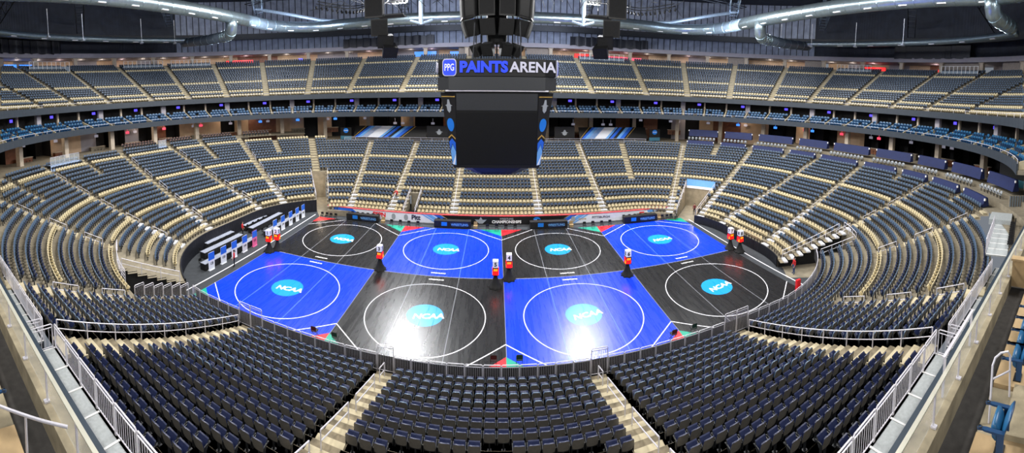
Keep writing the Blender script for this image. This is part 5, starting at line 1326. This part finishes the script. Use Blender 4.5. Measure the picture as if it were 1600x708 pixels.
# ------------------------------------------------------------------ people
def person(loc,rz,label,top,legs,pose='stand'):
    J={}; V=[];E=[];Rd=[]
    def add(nm,p,r,par=None):
        J[nm]=len(V); V.append(p); Rd.append(r)
        if par is not None: E.append((J[par],J[nm]))
    sit=pose=='sit'; hz=.5 if sit else .95
    add('pelvis',(0,0,hz),(.15,.12)); add('waist',(0,0,hz+.15),(.135,.1),'pelvis'); add('chest',(0,.01,hz+.36),(.17,.12),'waist'); add('neck0',(0,0,hz+.53),(.07,.07),'chest'); add('neck',(0,.01,hz+.6),(.055,.055),'neck0')
    add('jaw',(0,.03,hz+.66),(.07,.08),'neck'); add('head',(0,.015,hz+.75),(.085,.105),'jaw'); add('crown',(0,0,hz+.83),(.06,.075),'head')
    for s,n in ((-1,'l'),(1,'r')):
        add(n+'hip',(s*.1,0,hz-.06),(.1,.1),'pelvis')
        if sit: add(n+'knee',(s*.12,.42,hz),(.065,.065),n+'hip'); add(n+'ank',(s*.12,.45,.09),(.045,.045),n+'knee'); add(n+'toe',(s*.13,.62,.04),(.045,.035),n+'ank')
        else: add(n+'knee',(s*.11,.02,.5),(.065,.065),n+'hip'); add(n+'ank',(s*.12,-.01,.09),(.045,.045),n+'knee'); add(n+'toe',(s*.14,.16,.04),(.045,.035),n+'ank')
        add(n+'sho',(s*.19,0,hz+.47),(.07,.07),'chest'); add(n+'elb',(s*.26,-.02 if not sit else .1,hz+.18),(.048,.048),n+'sho'); add(n+'wri',(s*.25,.12 if not sit else .32,hz-.04+(.1 if sit else 0)),(.032,.03),n+'elb')
        h=V[J[n+'wri']]; add(n+'palm',(h[0],h[1]+.03,h[2]-.06),(.035,.02),n+'wri')
        for k,(dx,ln) in enumerate(((-.024,.07),(-.008,.08),(.008,.076),(.024,.06))):
            add(f'{n}f{k}',(h[0]+dx,h[1]+.04,h[2]-.10),(.009,.009),n+'palm'); add(f'{n}g{k}',(h[0]+dx,h[1]+.06,h[2]-.10-ln*.8),(.008,.008),f'{n}f{k}')
        add(n+'th',(h[0]-s*.045,h[1]+.06,h[2]-.06),(.01,.01),n+'palm'); add(n+'th2',(h[0]-s*.05,h[1]+.08,h[2]-.1),(.009,.009),n+'th')
    me=bpy.data.meshes.new('body'); me.from_pydata(V,E,[]); o=bpy.data.objects.new('person',me); COL.objects.link(o)
    md=o.modifiers.new('skin','SKIN'); md.use_smooth_shade=True
    for i,r in enumerate(Rd): me.skin_vertices[0].data[i].radius=r
    for i in range(len(V)): me.skin_vertices[0].data[i].use_root=(i==0)
    o.modifiers.new('sub','SUBSURF').levels=1
    dg=bpy.context.evaluated_depsgraph_get(); nm=bpy.data.meshes.new_from_object(o.evaluated_get(dg)); bpy.data.objects.remove(o)
    nm.materials.clear()
    for m in (M_skin,top,legs,M_blackp): nm.materials.append(m)
    for p in nm.polygons:
        c=p.center; z=c.z
        if z<.07: k=3
        elif z<hz+.04 and abs(c.x)<.21 : k=2
        elif z>hz+.56: k=0
        elif abs(c.x)>.2 and z<hz+.02: k=0
        else: k=1
        if sit and z<hz+.08 and abs(c.x)<.2: k=2 if z>.07 else 3
        p.material_index=k; p.use_smooth=True
    b=link('person',nm,None,loc); b.rotation_euler=(0,0,rz); tag(b,label,'person')
    m=MB(); n=12; prof=[(.098,.02),(.104,.07),(.09,.12),(.05,.155),(.005,.165)]; m.lathe(prof,(0,-.015,hz+.71),n); m.build('hair',M_hair,b,smooth=True)
    for sx in (-1,1): m=MB(); m.lathe([(.001,-.006),(.011,0),(.001,.006)],(sx*.035,.118,hz+.755),8); m.build('eye',M_blackp,b)
    m=MB(); m.hexa([(-.014,.11,hz+.70),(.014,.11,hz+.70),(.004,.14,hz+.71),(-.004,.14,hz+.71)],[(-.006,.11,hz+.75),(.006,.11,hz+.75),(.003,.122,hz+.75),(-.003,.122,hz+.75)]); m.build('nose',M_skin,b)
    return b
person((-26.3,-5.6,0),2.2,'person in red top and dark trousers standing by the front press tables',M_redc,M_blackc)
person((-31.2,1.9,0),-1.2,'person in red top standing between the two groups of press tables',M_redc,M_blackc)
person((27.4,-8.6,0),1.3,'person in red jacket and blue jeans standing by the right bleacher end',M_redc,M_jean)
person((*bowl_pt(('x',-14.7,1),rowR(5)+.1)[:2],rowZ(5)+.12),PI,'person in red sitting on the far stairs left of the scoreboard',M_redc,M_blackc,'sit')
person((28.2,13.2,.02),2.6,'person in dark red walking in the far right tunnel',mat('maroon cloth','#6a2028',.8),M_blackc)
person((28.0,11.6,.02),2.9,'person in black standing at the mouth of the far right tunnel',M_blackc,M_blackc)
# tunnel linings and portal headers
for a0,a1,R,z,lab in ((33.7,49.8,rowR(10)-.56,rowZ(10),'right'),(116.7,124.8,rowR(13)-.56,rowZ(13),'left')):
    r=thing('portal_banner',f'blue and white header banner over the far {lab} tunnel','banner') if lab=='right' else None
    if r:
        P=[ring_pos(ring_s(('a',a0+(a1-a0)*t/6),R-.1,LOW),R-.1,LOW) for t in range(7)]
        for zz0,zz1,m,nm in ((z-.55,z+.85,M_bans,'header_cloth'),(z-.6,z-.2,M_banw,'white_stripe')):
            mb=MB()
            e=.0 if nm=='header_cloth' else .05
            for p,q in zip(P[:-1],P[1:]): mb.add([(p[0]-p[2]*e,p[1]-p[3]*e,zz0),(q[0]-q[2]*e,q[1]-q[3]*e,zz0),(q[0]-q[2]*e,q[1]-q[3]*e,zz1),(p[0]-p[2]*e,p[1]-p[3]*e,zz1)],[(0,1,2,3)])
            mb.build(nm,m,r)
    mid=(a0+a1)/2; x,y,nx,ny=ring_pos(ring_s(('a',mid),R,LOW),R,LOW); warm((x-nx*2.5,y-ny*2.5,2.6),160,(1,.8,.6))
# stairwell cut into the far stand left of the scoreboard
